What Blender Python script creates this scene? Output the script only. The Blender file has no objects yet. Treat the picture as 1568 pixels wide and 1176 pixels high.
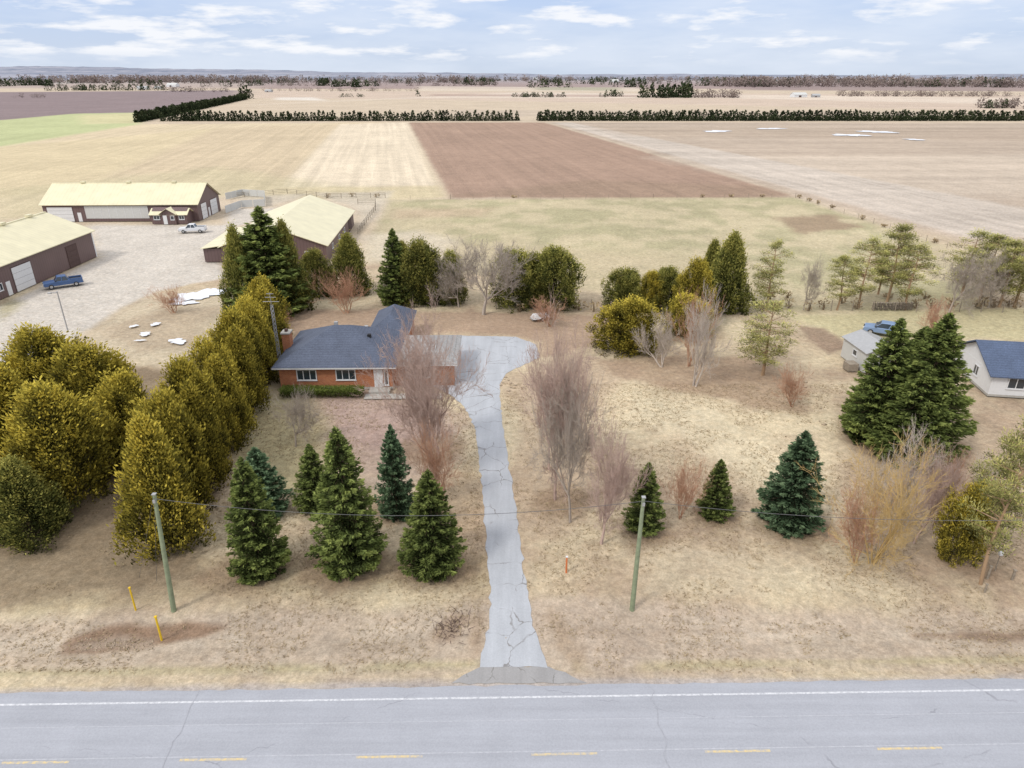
import bpy, math, random
import numpy as np
from mathutils import Vector
random.seed(7); rng=np.random.default_rng(11)
H=32.0; F=1059.0; PITCH=math.radians(24.02); CP,SP=math.cos(PITCH),math.sin(PITCH)
K=1.27
# ---------- survey helpers: bearings measured from the drone position -> points on the flat ground
def G(px,py,z=0.0):
    u=(px-784)/F; v=(588-py)/F
    dz=-SP+v*CP
    t=(H-z)/(-dz)
    return (u*t,(CP+v*SP)*t)
def at_y(px,py,y):
    u=(px-784)/F; v=(588-py)/F
    t=y/(CP+v*SP)
    return u*t, H+t*(-SP+v*CP), t
def lin(c):
    return tuple(((x/255)/12.92 if x/255<=0.04045 else ((x/255+0.055)/1.055)**2.4) for x in c)
def C(r,g,b,k=None):
    k=k or K
    return tuple(min(0.92,v/k) for v in lin((r,g,b)))
def GC(r,g,b):   # weathered (slightly greyed) ground colours
    c=C(r,g,b); l=.3*c[0]+.6*c[1]+.1*c[2]
    return tuple(v*.84+l*.16 for v in c)
# ---------- numpy noise
def vnoise(x,y,seed=0):
    xi=np.floor(x).astype(np.int64); yi=np.floor(y).astype(np.int64)
    xf=x-xi; yf=y-yi
    xf=xf*xf*(3-2*xf); yf=yf*yf*(3-2*yf)
    def h(a,b):
        n=(a*374761393+b*668265263+seed*974634777)&0x7fffffff
        n=((n^(n>>13))*1274126177)&0x7fffffff
        n=(n^(n>>16))
        return (n&0xffff)/65535.0
    return (h(xi,yi)*(1-xf)+h(xi+1,yi)*xf)*(1-yf)+(h(xi,yi+1)*(1-xf)+h(xi+1,yi+1)*xf)*yf
def fbm(x,y,o=4,seed=0):
    s=0;a=0.5;n=0
    for i in range(o):
        s=s+a*vnoise(x*2**i,y*2**i,seed+i*7); n+=a; a*=0.55
    return s/n
def sdf(P,poly):
    poly=np.array(poly,float); x,y=P
    d=np.full(x.shape,1e18); ins=np.zeros(x.shape,bool); n=len(poly)
    for i in range(n):
        ax,ay=poly[i]; bx,by=poly[(i+1)%n]
        ex,ey=bx-ax,by-ay; wx,wy=x-ax,y-ay
        t=np.clip((wx*ex+wy*ey)/(ex*ex+ey*ey+1e-12),0,1)
        d=np.minimum(d,(wx-ex*t)**2+(wy-ey*t)**2)
        c=((ay>y)!=(by>y))
        with np.errstate(divide='ignore',invalid='ignore'):
            xx=(bx-ax)*(y-ay)/((by-ay) if by!=ay else 1e-9)+ax
        ins^=(c&(x<xx))
    d=np.sqrt(d)
    return np.where(ins,-d,d)
def sstep(a,b,x):
    t=np.clip((x-a)/(b-a),0,1); return t*t*(3-2*t)
# ---------- mesh helpers
def mk_mesh(name,V,Fc,mats,midx=None,col=None,smooth=False):
    V=np.asarray(V,np.float32); Fc=np.asarray(Fc,np.int32)
    me=bpy.data.meshes.new(name); m,k=Fc.shape
    me.vertices.add(len(V)); me.vertices.foreach_set('co',V.ravel())
    me.loops.add(m*k); me.loops.foreach_set('vertex_index',Fc.ravel())
    me.polygons.add(m); me.polygons.foreach_set('loop_start',np.arange(m,dtype=np.int32)*k)
    for mt in mats: me.materials.append(mt)
    if midx is not None: me.polygons.foreach_set('material_index',np.asarray(midx,np.int32))
    if smooth: me.polygons.foreach_set('use_smooth',np.ones(m,bool))
    if col is not None:
        for an,c in col.items():
            c=np.asarray(c,np.float32)
            a=me.attributes.new(an,'FLOAT_COLOR','POINT')
            cc=np.ones((len(V),4),np.float32); cc[:,:c.shape[1]]=c
            a.data.foreach_set('color',cc.ravel())
    me.update(calc_edges=True)
    return me
def obj(name,me,loc=(0,0,0),rot=0,scale=(1,1,1),parent=None):
    o=bpy.data.objects.new(name,me); bpy.context.scene.collection.objects.link(o)
    o.location=loc; o.rotation_euler=(0,0,rot); o.scale=scale
    if parent: o.parent=parent
    return o
def group(name,loc,rot=0):
    return obj(name,None,loc,rot)
def poly(name,verts,faces,mat,parent=None,loc=(0,0,0),bevel=0):
    me=bpy.data.meshes.new(name); me.from_pydata([tuple(v) for v in verts],[],faces); me.update()
    me.materials.append(mat); o=obj(name,me,loc,parent=parent)
    if bevel:
        b=o.modifiers.new('b','BEVEL'); b.width=bevel; b.segments=2
    return o
HEXF=[(0,3,2,1),(4,5,6,7),(0,1,5,4),(1,2,6,5),(2,3,7,6),(3,0,4,7)]
def box(p,name,x0,x1,y0,y1,z0,z1,mat,bevel=0):
    v=[(x0,y0,z0),(x1,y0,z0),(x1,y1,z0),(x0,y1,z0),(x0,y0,z1),(x1,y0,z1),(x1,y1,z1),(x0,y1,z1)]
    return poly(name,v,HEXF,mat,p,bevel=bevel)
def frust(p,name,b,t,z0,z1,mat,bevel=0):
    v=[(b[0],b[2],z0),(b[1],b[2],z0),(b[1],b[3],z0),(b[0],b[3],z0),(t[0],t[2],z1),(t[1],t[2],z1),(t[1],t[3],z1),(t[0],t[3],z1)]
    return poly(name,v,HEXF,mat,p,bevel=bevel)
def tubes(P0,P1,R0,R1,k=3):
    P0=np.asarray(P0,float);P1=np.asarray(P1,float);R0=np.asarray(R0,float);R1=np.asarray(R1,float)
    D=P1-P0; D/= (np.linalg.norm(D,axis=1,keepdims=True)+1e-9)
    ref=np.where(np.abs(D[:,2:3])<0.9,np.array([[0,0,1.]]),np.array([[1.,0,0]]))
    A=np.cross(D,ref);A/=np.linalg.norm(A,axis=1,keepdims=True)+1e-9;B=np.cross(D,A)
    n=len(P0);V=np.zeros((n,2*k,3))
    for i in range(k):
        a=2*math.pi*i/k; o=A*math.cos(a)+B*math.sin(a)
        V[:,i]=P0+o*R0[:,None]; V[:,k+i]=P1+o*R1[:,None]
    Fs=[]
    base=(np.arange(n)*2*k)[:,None]
    for i in range(k):
        j=(i+1)%k
        Fs.append(base+np.array([[i,j,k+j]])); Fs.append(base+np.array([[i,k+j,k+i]]))
    return V.reshape(-1,3),np.concatenate(Fs)
def sprigs(P,D,L,W):
    n=len(P); D=D/(np.linalg.norm(D,axis=1,keepdims=True)+1e-9)
    S=np.cross(D,rng.normal(size=(n,3))); S/=np.linalg.norm(S,axis=1,keepdims=True)+1e-9
    L=np.broadcast_to(L,(n,))[:,None]; W=np.broadcast_to(W,(n,))[:,None]
    V=np.stack([P-D*L*.5,P+S*W*.5,P+D*L*.5,P-S*W*.5],1).reshape(-1,3)
    b=(np.arange(n)*4)[:,None]
    return V,np.concatenate([b+np.array([[0,1,2]]),b+np.array([[0,2,3]])])
# ---------- materials
def newmat(name):
    m=bpy.data.materials.new(name); m.use_nodes=True; nt=m.node_tree
    return m,nt,nt.nodes['Principled BSDF']
def N(nt,t,**kw):
    n=nt.nodes.new(t)
    for k,v in kw.items(): setattr(n,k,v)
    return n
def mapr(nt,src,a,b,c,d):
    m=N(nt,'ShaderNodeMapRange'); nt.links.new(src,m.inputs[0])
    for i,v in zip((1,2,3,4),(a,b,c,d)): m.inputs[i].default_value=v
    return m.outputs[0]
def noise(nt,vec,scale,detail=4,rough=.6):
    n=N(nt,'ShaderNodeTexNoise'); n.inputs['Scale'].default_value=scale; n.inputs['Detail'].default_value=detail; n.inputs['Roughness'].default_value=rough
    if vec is not None: nt.links.new(vec,n.inputs['Vector'])
    return n.outputs[0]
def mathn(nt,op,a,b=None):
    m=N(nt,'ShaderNodeMath',operation=op)
    for i,v in enumerate((a,b)):
        if v is None: continue
        if isinstance(v,(int,float)): m.inputs[i].default_value=v
        else: nt.links.new(v,m.inputs[i])
    return m.outputs[0]
def scalecol(nt,col,fac):
    v=N(nt,'ShaderNodeVectorMath',operation='SCALE')
    if isinstance(col,tuple): v.inputs[0].default_value=col[:3]
    else: nt.links.new(col,v.inputs[0])
    if isinstance(fac,(int,float)): v.inputs['Scale'].default_value=fac
    else: nt.links.new(fac,v.inputs['Scale'])
    return v.outputs[0]
def mix(nt,f,a,b):
    m=N(nt,'ShaderNodeMix',data_type='RGBA')
    for s,v in ((m.inputs[0],f),(m.inputs[6],a),(m.inputs[7],b)):
        if isinstance(v,(int,float)): s.default_value=v
        elif isinstance(v,tuple): s.default_value=(*v[:3],1)
        else: nt.links.new(v,s)
    return m.outputs[2]
def bump(nt,bs,h,dist=.02,st=.5):
    b=N(nt,'ShaderNodeBump'); b.inputs['Distance'].default_value=dist; b.inputs['Strength'].default_value=st
    nt.links.new(h,b.inputs['Height']); nt.links.new(b.outputs[0],bs.inputs['Normal'])
def simple(name,col,rough=.7,var=.18,scale=3,metal=0,spec=.3):
    m,nt,bs=newmat(name)
    tc=N(nt,'ShaderNodeTexCoord')
    f=mapr(nt,noise(nt,tc.outputs['Object'],scale,6,.65),.3,.7,1-var,1+var)
    nt.links.new(scalecol(nt,tuple(col),f),bs.inputs['Base Color'])
    bs.inputs['Roughness'].default_value=rough; bs.inputs['Metallic'].default_value=metal; bs.inputs['Specular IOR Level'].default_value=spec
    return m
def ribbed(name,col,axis,period=.3,depth=.12,rough=.5,var=.08):
    m,nt,bs=newmat(name)
    tc=N(nt,'ShaderNodeTexCoord'); sx=N(nt,'ShaderNodeSeparateXYZ'); nt.links.new(tc.outputs['Object'],sx.inputs[0])
    s=sx.outputs[0] if axis=='x' else sx.outputs[1] if axis=='y' else mathn(nt,'ADD',sx.outputs[0],sx.outputs[1])
    w=mathn(nt,'SINE',mathn(nt,'MULTIPLY',s,2*math.pi/period))
    f=mapr(nt,w,.6,1,1,1-depth)
    f2=mapr(nt,noise(nt,tc.outputs['Object'],.4,5),.3,.7,1-var,1+var)
    nt.links.new(scalecol(nt,tuple(col),mathn(nt,'MULTIPLY',f,f2)),bs.inputs['Base Color'])
    bs.inputs['Roughness'].default_value=rough
    return m
M={}
M['cream']=ribbed('cream_metal_roof',C(236,227,190),'y',.9,.07)
M['creamx']=ribbed('cream_metal_roof_x',C(236,227,190),'x',.9,.07)
M['brown']=ribbed('brown_metal_siding',C(114,92,90),'xy',.6,.25)
M['browntrim']=simple('brown_trim',C(94,74,70))
M['white']=simple('white_paint',C(235,235,235),.5,.05)
M['greywhite']=simple('translucent_panel',C(212,212,208),.5,.05)
M['glass']=simple('window_glass',(0.03,0.04,0.05),.12,.2,2,spec=.8)
M['concrete']=simple('concrete',C(186,182,174),.85,.15,2)
M['wood']=simple('weathered_wood',C(160,148,132),.85,.25,4)
M['polegreen']=simple('treated_pole_wood',C(146,156,126),.85,.2,3)
M['wire']=simple('wire_metal',(.12,.12,.12),.5)
M['metalgrey']=simple('galvanised_metal',C(185,185,185),.45,.1,metal=.3)
M['black']=simple('rubber_black',(.02,.02,.022),.7)
M['yellow']=simple('yellow_plastic',C(240,200,50),.5,.1)
M['orange']=simple('orange_plastic',C(225,130,80),.5,.1)
M['snow']=simple('old_snow',C(238,240,245),.7,.08,1)
M['rock']=simple('rock',C(182,164,142),.9,.3,6)
M['puddle']=simple('puddle_ice',C(226,228,234),.3,.05,spec=.5)
m,nt,bs=newmat('orange_brick'); tc=N(nt,'ShaderNodeTexCoord'); br=N(nt,'ShaderNodeTexBrick')
sx=N(nt,'ShaderNodeSeparateXYZ'); nt.links.new(tc.outputs['Object'],sx.inputs[0]); cb=N(nt,'ShaderNodeCombineXYZ')
nt.links.new(mathn(nt,'ADD',sx.outputs[0],sx.outputs[1]),cb.inputs[0]); nt.links.new(sx.outputs[2],cb.inputs[1]); nt.links.new(cb.outputs[0],br.inputs['Vector'])
br.inputs['Color1'].default_value=(*C(198,128,84),1); br.inputs['Color2'].default_value=(*C(178,108,72),1); br.inputs['Mortar'].default_value=(*C(190,160,140),1)
br.inputs['Scale'].default_value=2.2; br.inputs['Mortar Size'].default_value=.012
nt.links.new(br.outputs[0],bs.inputs['Base Color']); bs.inputs['Roughness'].default_value=.9; M['brick']=m
def shingle(name,col):
    m,nt,bs=newmat(name); tc=N(nt,'ShaderNodeTexCoord')
    n1=mapr(nt,noise(nt,tc.outputs['Object'],7,3,.7),.3,.7,.7,1.3); n2=mapr(nt,noise(nt,tc.outputs['Object'],.7,4),.3,.7,.88,1.12)
    sx=N(nt,'ShaderNodeSeparateXYZ'); nt.links.new(tc.outputs['Object'],sx.inputs[0])
    w=mapr(nt,mathn(nt,'SINE',mathn(nt,'MULTIPLY',sx.outputs[2],2*math.pi/.16)),.5,1,1,.8)
    nt.links.new(scalecol(nt,col,mathn(nt,'MULTIPLY',mathn(nt,'MULTIPLY',n1,n2),w)),bs.inputs['Base Color']); bs.inputs['Roughness'].default_value=.9
    return m
M['shingle']=shingle('charcoal_shingle',C(92,100,118)); M['shingle2']=shingle('blue_grey_shingle',C(88,102,128)); M['flatroof']=shingle('grey_roofing',C(166,164,162))
def asphalt(name,col,crackscale,cw,crackcol,patch=.12,xs=1.0,gmax=.75,glo=.42):
    m,nt,bs=newmat(name); g=N(nt,'ShaderNodeNewGeometry'); pos=g.outputs['Position']
    n1=mapr(nt,noise(nt,pos,9,8,.8),.3,.7,.88,1.12)
    mp=N(nt,'ShaderNodeMapping'); mp.inputs['Scale'].default_value=(.05,1.3,1) if xs!=1 else (1.2,.1,1); nt.links.new(pos,mp.inputs[0])
    n2=mapr(nt,noise(nt,mp.outputs[0],1.1,5,.6),.3,.7,1-patch,1+patch)
    n3=mapr(nt,noise(nt,pos,.35,4,.6),.3,.7,1-patch*.6,1+patch*.6)
    base=scalecol(nt,col,mathn(nt,'MULTIPLY',mathn(nt,'MULTIPLY',n1,n2),n3))
    dn=N(nt,'ShaderNodeTexNoise'); dn.inputs['Scale'].default_value=1.3; dn.inputs['Detail'].default_value=6; nt.links.new(pos,dn.inputs['Vector'])
    va=N(nt,'ShaderNodeVectorMath',operation='SCALE'); nt.links.new(dn.outputs['Color'],va.inputs[0]); va.inputs['Scale'].default_value=.8
    vb=N(nt,'ShaderNodeVectorMath',operation='ADD'); nt.links.new(pos,vb.inputs[0]); nt.links.new(va.outputs[0],vb.inputs[1])
    mq=N(nt,'ShaderNodeMapping'); mq.inputs['Scale'].default_value=(xs,1,0); nt.links.new(vb.outputs[0],mq.inputs[0])
    vo=N(nt,'ShaderNodeTexVoronoi',feature='DISTANCE_TO_EDGE'); vo.inputs['Scale'].default_value=crackscale; nt.links.new(mq.outputs[0],vo.inputs['Vector'])
    cr=mapr(nt,vo.outputs['Distance'],cw*.4,cw,1,0)
    gate=mapr(nt,noise(nt,pos,.4,3),glo,glo+.13,0,gmax)
    nt.links.new(mix(nt,mathn(nt,'MULTIPLY',cr,gate),base,crackcol),bs.inputs['Base Color']); bs.inputs['Roughness'].default_value=.9
    bs.inputs['Specular IOR Level'].default_value=.2
    return m
RC=C(175,177,184)
M['road']=asphalt('road_asphalt',RC,.1,.0030,C(140,140,146),.08,xs=.5,gmax=.6,glo=.5)
M['drive']=asphalt('driveway_asphalt',C(188,191,196),.35,.014,C(122,116,110),.09,gmax=.7)
M['apron']=asphalt('apron_asphalt',C(165,163,162),.5,.02,C(125,122,118),.1)
def worn(name,col,lo=.35,hi=.6):
    m,nt,bs=newmat(name); g=N(nt,'ShaderNodeNewGeometry')
    f=mapr(nt,noise(nt,g.outputs['Position'],5,7,.75),lo,hi,0,1)
    nt.links.new(mix(nt,f,RC,col),bs.inputs['Base Color']); bs.inputs['Roughness'].default_value=.8
    return m
M['linewhite']=worn('road_paint_white',C(228,229,232),.34,.6); M['lineyellow']=worn('road_paint_yellow',C(232,206,144),.38,.62); M['seam']=worn('road_seam',C(205,206,212),.4,.7); M['seamd']=worn('road_tar_seam',C(148,148,154),.4,.7)
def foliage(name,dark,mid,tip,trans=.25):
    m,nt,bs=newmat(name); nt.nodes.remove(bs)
    at=N(nt,'ShaderNodeAttribute',attribute_name='tone'); sx=N(nt,'ShaderNodeSeparateColor'); nt.links.new(at.outputs['Color'],sx.inputs[0])  # tone also bakes crown shade into the colour: inner sprigs dark, outer lighter
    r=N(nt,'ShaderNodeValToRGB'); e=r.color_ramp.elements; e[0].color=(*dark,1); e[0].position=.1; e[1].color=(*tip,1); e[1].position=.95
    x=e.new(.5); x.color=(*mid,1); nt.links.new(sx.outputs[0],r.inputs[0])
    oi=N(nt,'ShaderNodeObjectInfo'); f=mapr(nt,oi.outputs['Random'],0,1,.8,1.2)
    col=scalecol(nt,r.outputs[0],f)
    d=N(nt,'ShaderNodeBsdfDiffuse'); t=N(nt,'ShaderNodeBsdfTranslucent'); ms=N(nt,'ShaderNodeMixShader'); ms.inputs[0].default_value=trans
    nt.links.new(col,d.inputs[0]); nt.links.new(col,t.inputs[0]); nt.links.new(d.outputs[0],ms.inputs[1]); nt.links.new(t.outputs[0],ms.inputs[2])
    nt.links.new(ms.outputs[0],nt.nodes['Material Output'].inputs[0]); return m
FK=.60
M['spruce']=foliage('spruce_needles',C(42,48,28,FK),C(82,92,50,FK),C(124,132,74,FK))
M['bluespruce']=foliage('blue_spruce_needles',C(40,50,36,FK),C(72,90,66,FK),C(110,128,96,FK))
M['cedar']=foliage('cedar_foliage',C(54,52,26,FK),C(112,104,44,FK),C(166,150,64,FK))
M['cedarg']=foliage('green_cedar_foliage',C(46,50,28,FK),C(94,96,50,FK),C(138,132,70,FK))
M['pine']=foliage('pine_needles',C(66,66,40,FK),C(124,124,76,FK),C(166,160,100,FK))
M['farcon']=foliage('distant_conifer_foliage',C(42,50,36),C(62,72,50),C(94,100,72),0)
M['farbare']=foliage('distant_bare_wood',C(108,96,94),C(134,120,114),C(160,146,136),0)
M['brush']=foliage('dry_brush',C(134,118,96),C(170,150,120),C(196,178,142),0)
M['hedge']=foliage('hedge_leaves',C(44,54,28,FK),C(78,88,42,FK),C(108,116,60,FK))
def barkm(name,c): return simple(name,c,.9,.2,5,spec=.1)
M['bark']=barkm('conifer_bark',C(110,92,76)); M['pinebark']=barkm('pine_bark',C(165,138,110,1))
M['bareg']=barkm('grey_bark',C(172,160,148,1)); M['barep']=barkm('maple_bark_pinkish',C(188,164,152,1)); M['barer']=barkm('reddish_twigs',C(186,146,120,1)); M['barey']=barkm('willow_yellow_bark',C(200,172,118,1)); M['barew']=barkm('pale_bark',C(192,180,168,1))
# ---------- tree templates
def combine(name,parts,mats,Hh,R):
    Vs=[];Fs=[];mi=[];tn=[];o=0
    for v,f,m,t in parts:
        Vs.append(v);Fs.append(f+o);o+=len(v);mi.append(np.full(len(f),m)); tn.append(np.full(len(v),.5) if t is None else t)
    V=np.concatenate(Vs); V=V/np.array([[R,R,Hh]]); tn=np.concatenate(tn)
    return mk_mesh(name,V,np.concatenate(Fs),mats,np.concatenate(mi),{'tone':np.stack([tn,tn,tn],1)})
def spruce_t(i,mat):
    Hh,R=8.0,2.2; nb=340
    hs=np.sort(rng.random(nb))**1.08; az=rng.random(nb)*2*math.pi
    prof=(1-hs)**.70*(.62+.38*np.clip(hs/.14,0,1)); prof=np.maximum(prof,.03)
    Lb=R*prof*rng.uniform(.80,1.12,nb); btone=rng.normal(0,.14,nb)
    P=[];D=[];T=[]
    ns=np.maximum(18,(105*(Lb/R)**.8).astype(int))
    for b in range(nb):
        n=ns[b]; s=1-rng.random(n)**1.4*.9
        lat=rng.normal(0,1,n)*(1.08-s)*.30*Lb[b]+rng.normal(0,.04,n)
        dx,dy=math.cos(az[b]),math.sin(az[b]); L=Lb[b]
        rise=.12-.42*(1-hs[b])
        z=hs[b]*Hh*.97+.12+L*(rise*s+.22*s**3)+rng.normal(0,.06,n)-np.abs(lat)*.25
        z=np.maximum(z,.05)
        P.append(np.stack([dx*L*s-dy*lat,dy*L*s+dx*lat,z],1))
        sg=np.sign(lat)*.7
        D.append(np.stack([dx-dy*sg+rng.normal(0,.3,n),dy+dx*sg+rng.normal(0,.3,n),.15+rng.normal(0,.35,n)],1))
        T.append(.12+.56*s**2+btone[b]+rng.normal(0,.12,n)-.06*(1-hs[b]))  # inner sprigs get a darker tone, painted-in crown shade
    n=60; P.append(np.stack([rng.normal(0,.04,n),rng.normal(0,.04,n),Hh*(1-.10*rng.random(n))],1)); D.append(np.stack([rng.normal(0,.4,n),rng.normal(0,.4,n),np.ones(n)],1)); T.append(rng.uniform(.4,.8,n))
    P=np.concatenate(P);D=np.concatenate(D);T=np.clip(np.concatenate(T),0,1)
    V,Fc=sprigs(P,D,rng.uniform(.16,.34,len(P)),rng.uniform(.06,.11,len(P)))
    tv,tf=tubes([(0,0,-.2),(0,0,3)],[(0,0,3),(0,0,7.7)],[.17,.1],[.1,.02],6)
    tb0=[];tb1=[]
    for b in range(0,nb,2):
        tb0.append((0,0,hs[b]*Hh*.95)); tb1.append((math.cos(az[b])*Lb[b]*.8,math.sin(az[b])*Lb[b]*.8,max(.1,hs[b]*Hh*.95-.2*Lb[b])))
    bv,bf=tubes(tb0,tb1,[.025]*len(tb0),[.008]*len(tb0),3)
    return combine('spruce%d'%i,[(tv,tf,1,None),(bv,bf,1,None),(V,Fc,0,np.repeat(T,4))],[mat,M['bark']],Hh,R)
def cedar_t(i,mat,shape='cone',nlobe=0):
    Hh,R=9.0,2.8; nc=520; per=46
    lob=[(0,0,1.0)]
    if nlobe:
        lob=[(math.cos(a)*R*.38,math.sin(a)*R*.38,rng.uniform(.74,1.0)) for a in np.linspace(0,6.28,nlobe,endpoint=False)+rng.random()]
    P=[];D=[];T=[]
    for c in range(nc):
        lx,ly,lh=lob[c%len(lob)]; rr=R*(.68 if nlobe else 1.0)
        h=rng.random()**.9; a=rng.random()*2*math.pi
        if shape=='cone': pr=(1-h)**.62*(.72+.28*min(1,h/.12))
        else: pr=max(0.0,1-(abs(h-.36)/.66)**2.4)**.6
        lump=.84+.24*math.sin(3*a+5*h+i)+.14*math.sin(7*a-9*h)+rng.normal(0,.10)
        rad=rr*pr*lump*rng.uniform(.76,1.03)*.92
        n=per; q=rng.normal(0,1,(n,3))*np.array([[.18,.18,.40]])
        cx=lx*(1-h*.3)+math.cos(a)*rad; cy=ly*(1-h*.3)+math.sin(a)*rad; cz=h*Hh*lh*.96+.15+rng.normal(0,.15)
        p=np.array([[cx,cy,cz]])+q; p[:,2]=np.clip(p[:,2],.05,None)
        out=np.array([[math.cos(a),math.sin(a),0]])
        ct=rng.normal(0,.17)
        P.append(p); D.append(out*.55+np.array([[0,0,1.0]])+rng.normal(0,.35,(n,3)))
        T.append(.32+ct+.22*(q@out.T)[:,0]/.2*.6+.22*q[:,2]/.36*.5+.20*h+rng.normal(0,.10,n))  # outer and upper sprigs lighter, crown shading put into the tone
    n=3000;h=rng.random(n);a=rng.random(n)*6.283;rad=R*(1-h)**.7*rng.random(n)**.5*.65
    P.append(np.stack([np.cos(a)*rad,np.sin(a)*rad,h*Hh*.85+.2],1));D.append(rng.normal(0,1,(n,3)));T.append(rng.uniform(0,.2,n))  # interior fill sprigs, coloured dark as painted inner shade
    P=np.concatenate(P);D=np.concatenate(D);T=np.clip(np.concatenate(T),0,1)
    V,Fc=sprigs(P,D,rng.uniform(.16,.36,len(P)),rng.uniform(.07,.13,len(P)))
    tv,tf=tubes([(0,0,-.2),(0,0,3.5)],[(0,0,3.5),(0,0,7.6)],[.2,.13],[.13,.03],6)
    return combine('cedar%d'%i,[(tv,tf,1,None),(V,Fc,0,np.repeat(T,4))],[mat,M['bark']],Hh,R)
def pine_t(i):
    Hh,R=10.0,2.4; B0=[];B1=[];r0=[];r1=[];P=[];D=[];T=[]
    bend=rng.normal(0,.15,2)
    zz=np.linspace(0,Hh*.97,9)
    tr=[(bend[0]*math.sin(z*.5),bend[1]*math.sin(z*.6),z) for z in zz]; tr[0]=(0,0,-.2)
    for k in range(8): B0.append(tr[k]);B1.append(tr[k+1]);r0.append(.15*(1-k/9));r1.append(.15*(1-(k+1)/9))
    for c in range(54):
        h=rng.uniform(.22,.99); a=rng.random()*6.283; L=R*(1.0-((h-.55)/.5)**2*.75)*rng.uniform(.4,1.0)*(1 if h<.9 else .5)
        b=np.array([np.interp(h*Hh,zz,[t[j] for t in tr]) for j in range(3)])
        e=b+np.array([math.cos(a)*L,math.sin(a)*L,L*rng.uniform(-.05,.4)])
        B0.append(b);B1.append(e);r0.append(.045);r1.append(.012)
        for s in (.6,.82,1.0):
            cc=b+(e-b)*s+rng.normal(0,.12,3); n=int(56*(.6+s*.4)); q=rng.normal(0,1,(n,3))*np.array([[.28,.28,.18]])
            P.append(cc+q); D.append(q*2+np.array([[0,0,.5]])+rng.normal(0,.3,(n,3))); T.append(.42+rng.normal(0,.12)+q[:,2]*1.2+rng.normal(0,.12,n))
    P=np.concatenate(P);D=np.concatenate(D);T=np.clip(np.concatenate(T),0,1)
    V,Fc=sprigs(P,D,rng.uniform(.16,.3,len(P)),rng.uniform(.035,.075,len(P)))
    tv,tf=tubes(B0,B1,r0,r1,5)
    return combine('pine%d'%i,[(tv,tf,1,None),(V,Fc,0,np.repeat(T,4))],[M['pine'],M['pinebark']],Hh,R)
def bare_t(i,mat,stems=1,spread=.45,up=.5,depth=5,twig=5,tr=.13,trunkh=.14,cap=6000,rs=1.0):
    Hh=9.0; S=[]
    def grow(p,d,L,r,lev):
        segs=3 if lev<3 else 2; q=np.array(p,float); dd=np.array(d,float)
        for s in range(segs):
            dd=dd+rng.normal(0,.12,3)+np.array([0,0,.10*up]); dd/=np.linalg.norm(dd)
            q2=q+dd*L/segs; ra=r*(1-.35*s/segs); rb=r*(1-.35*(s+1)/segs)
            S.append((q.copy(),q2.copy(),ra,rb,lev)); q=q2
            if lev>0 and lev<depth and s<segs-1:
                side=dd+rng.normal(0,spread*1.4,3)+np.array([0,0,.15*up]); side/=np.linalg.norm(side)
                grow(q,side,L*.6,rb*.5,lev+1)
        if lev<depth:
            for c in range(2 if lev>0 else 5):
                nd=dd+rng.normal(0,spread*(1.6 if lev==0 else 1),3)+np.array([0,0,up*.25]); nd/=np.linalg.norm(nd)
                grow(q,nd,L*rng.uniform(.66,.88)*(1.5 if lev==0 else 1),rb*.64,lev+1)
    for s in range(stems):
        d=np.array([rng.normal(0,.35 if stems>1 else .04),rng.normal(0,.35 if stems>1 else .04),1.0]); d/=np.linalg.norm(d)
        grow((rng.normal(0,.12)*(stems>1),rng.normal(0,.12)*(stems>1),-.1),d,Hh*trunkh,tr,0 if stems<3 else 1)
    P0=np.array([s[0] for s in S]);P1=np.array([s[1] for s in S]);R0=np.array([s[2] for s in S]);R1=np.array([s[3] for s in S]);lv=np.array([s[4] for s in S])
    P0[:,2]=np.maximum(P0[:,2],-.1);P1[:,2]=np.maximum(P1[:,2],.25)
    top=np.percentile(P1[:,2],99.7); rad=np.percentile(np.hypot(P1[:,0],P1[:,1]),96)
    sc=top/9.0; R0=np.maximum(R0*sc,.0065*sc);R1=np.maximum(R1*sc,.005*sc)
    V1,F1=tubes(P0,P1,R0*rs,R1*rs,3)
    idx=np.where(lv>=depth-1)[0]; idx=np.repeat(idx,twig); n=len(idx)
    if n>cap: idx=rng.choice(idx,cap,False); n=cap
    t=rng.random((n,1)); st=P0[idx]+(P1[idx]-P0[idx])*t; d=(P1[idx]-P0[idx]); d/=np.linalg.norm(d,axis=1,keepdims=True)+1e-9
    d=d+rng.normal(0,.45,(n,3))+np.array([[0,0,.3*up]]); d/=np.linalg.norm(d,axis=1,keepdims=True)
    en=st+d*rng.uniform(.25,.65,(n,1))*sc
    V2,F2=tubes(st,en,np.full(n,.0048*sc*rs),np.full(n,.0022*sc*rs),3)
    F2=F2+len(V1)
    V=np.concatenate([V1,V2]); V=V/np.array([[rad,rad,top]])
    return mk_mesh('bare%d'%i,V,np.concatenate([F1,F2]),[mat])
SPR=[spruce_t(i,M['spruce']) for i in range(3)]; BSP=[spruce_t(5,M['bluespruce'])]
CED=[cedar_t(i,M['cedar'],'cone' if i<2 else 'oval') for i in range(3)]+[cedar_t(4,M['cedar'],'oval',4)]
CEG=[cedar_t(6,M['cedarg'],'oval'),cedar_t(7,M['cedarg'],'cone'),cedar_t(8,M['cedarg'],'oval',3)]
PIN=[pine_t(0),pine_t(1),pine_t(2)]
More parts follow.
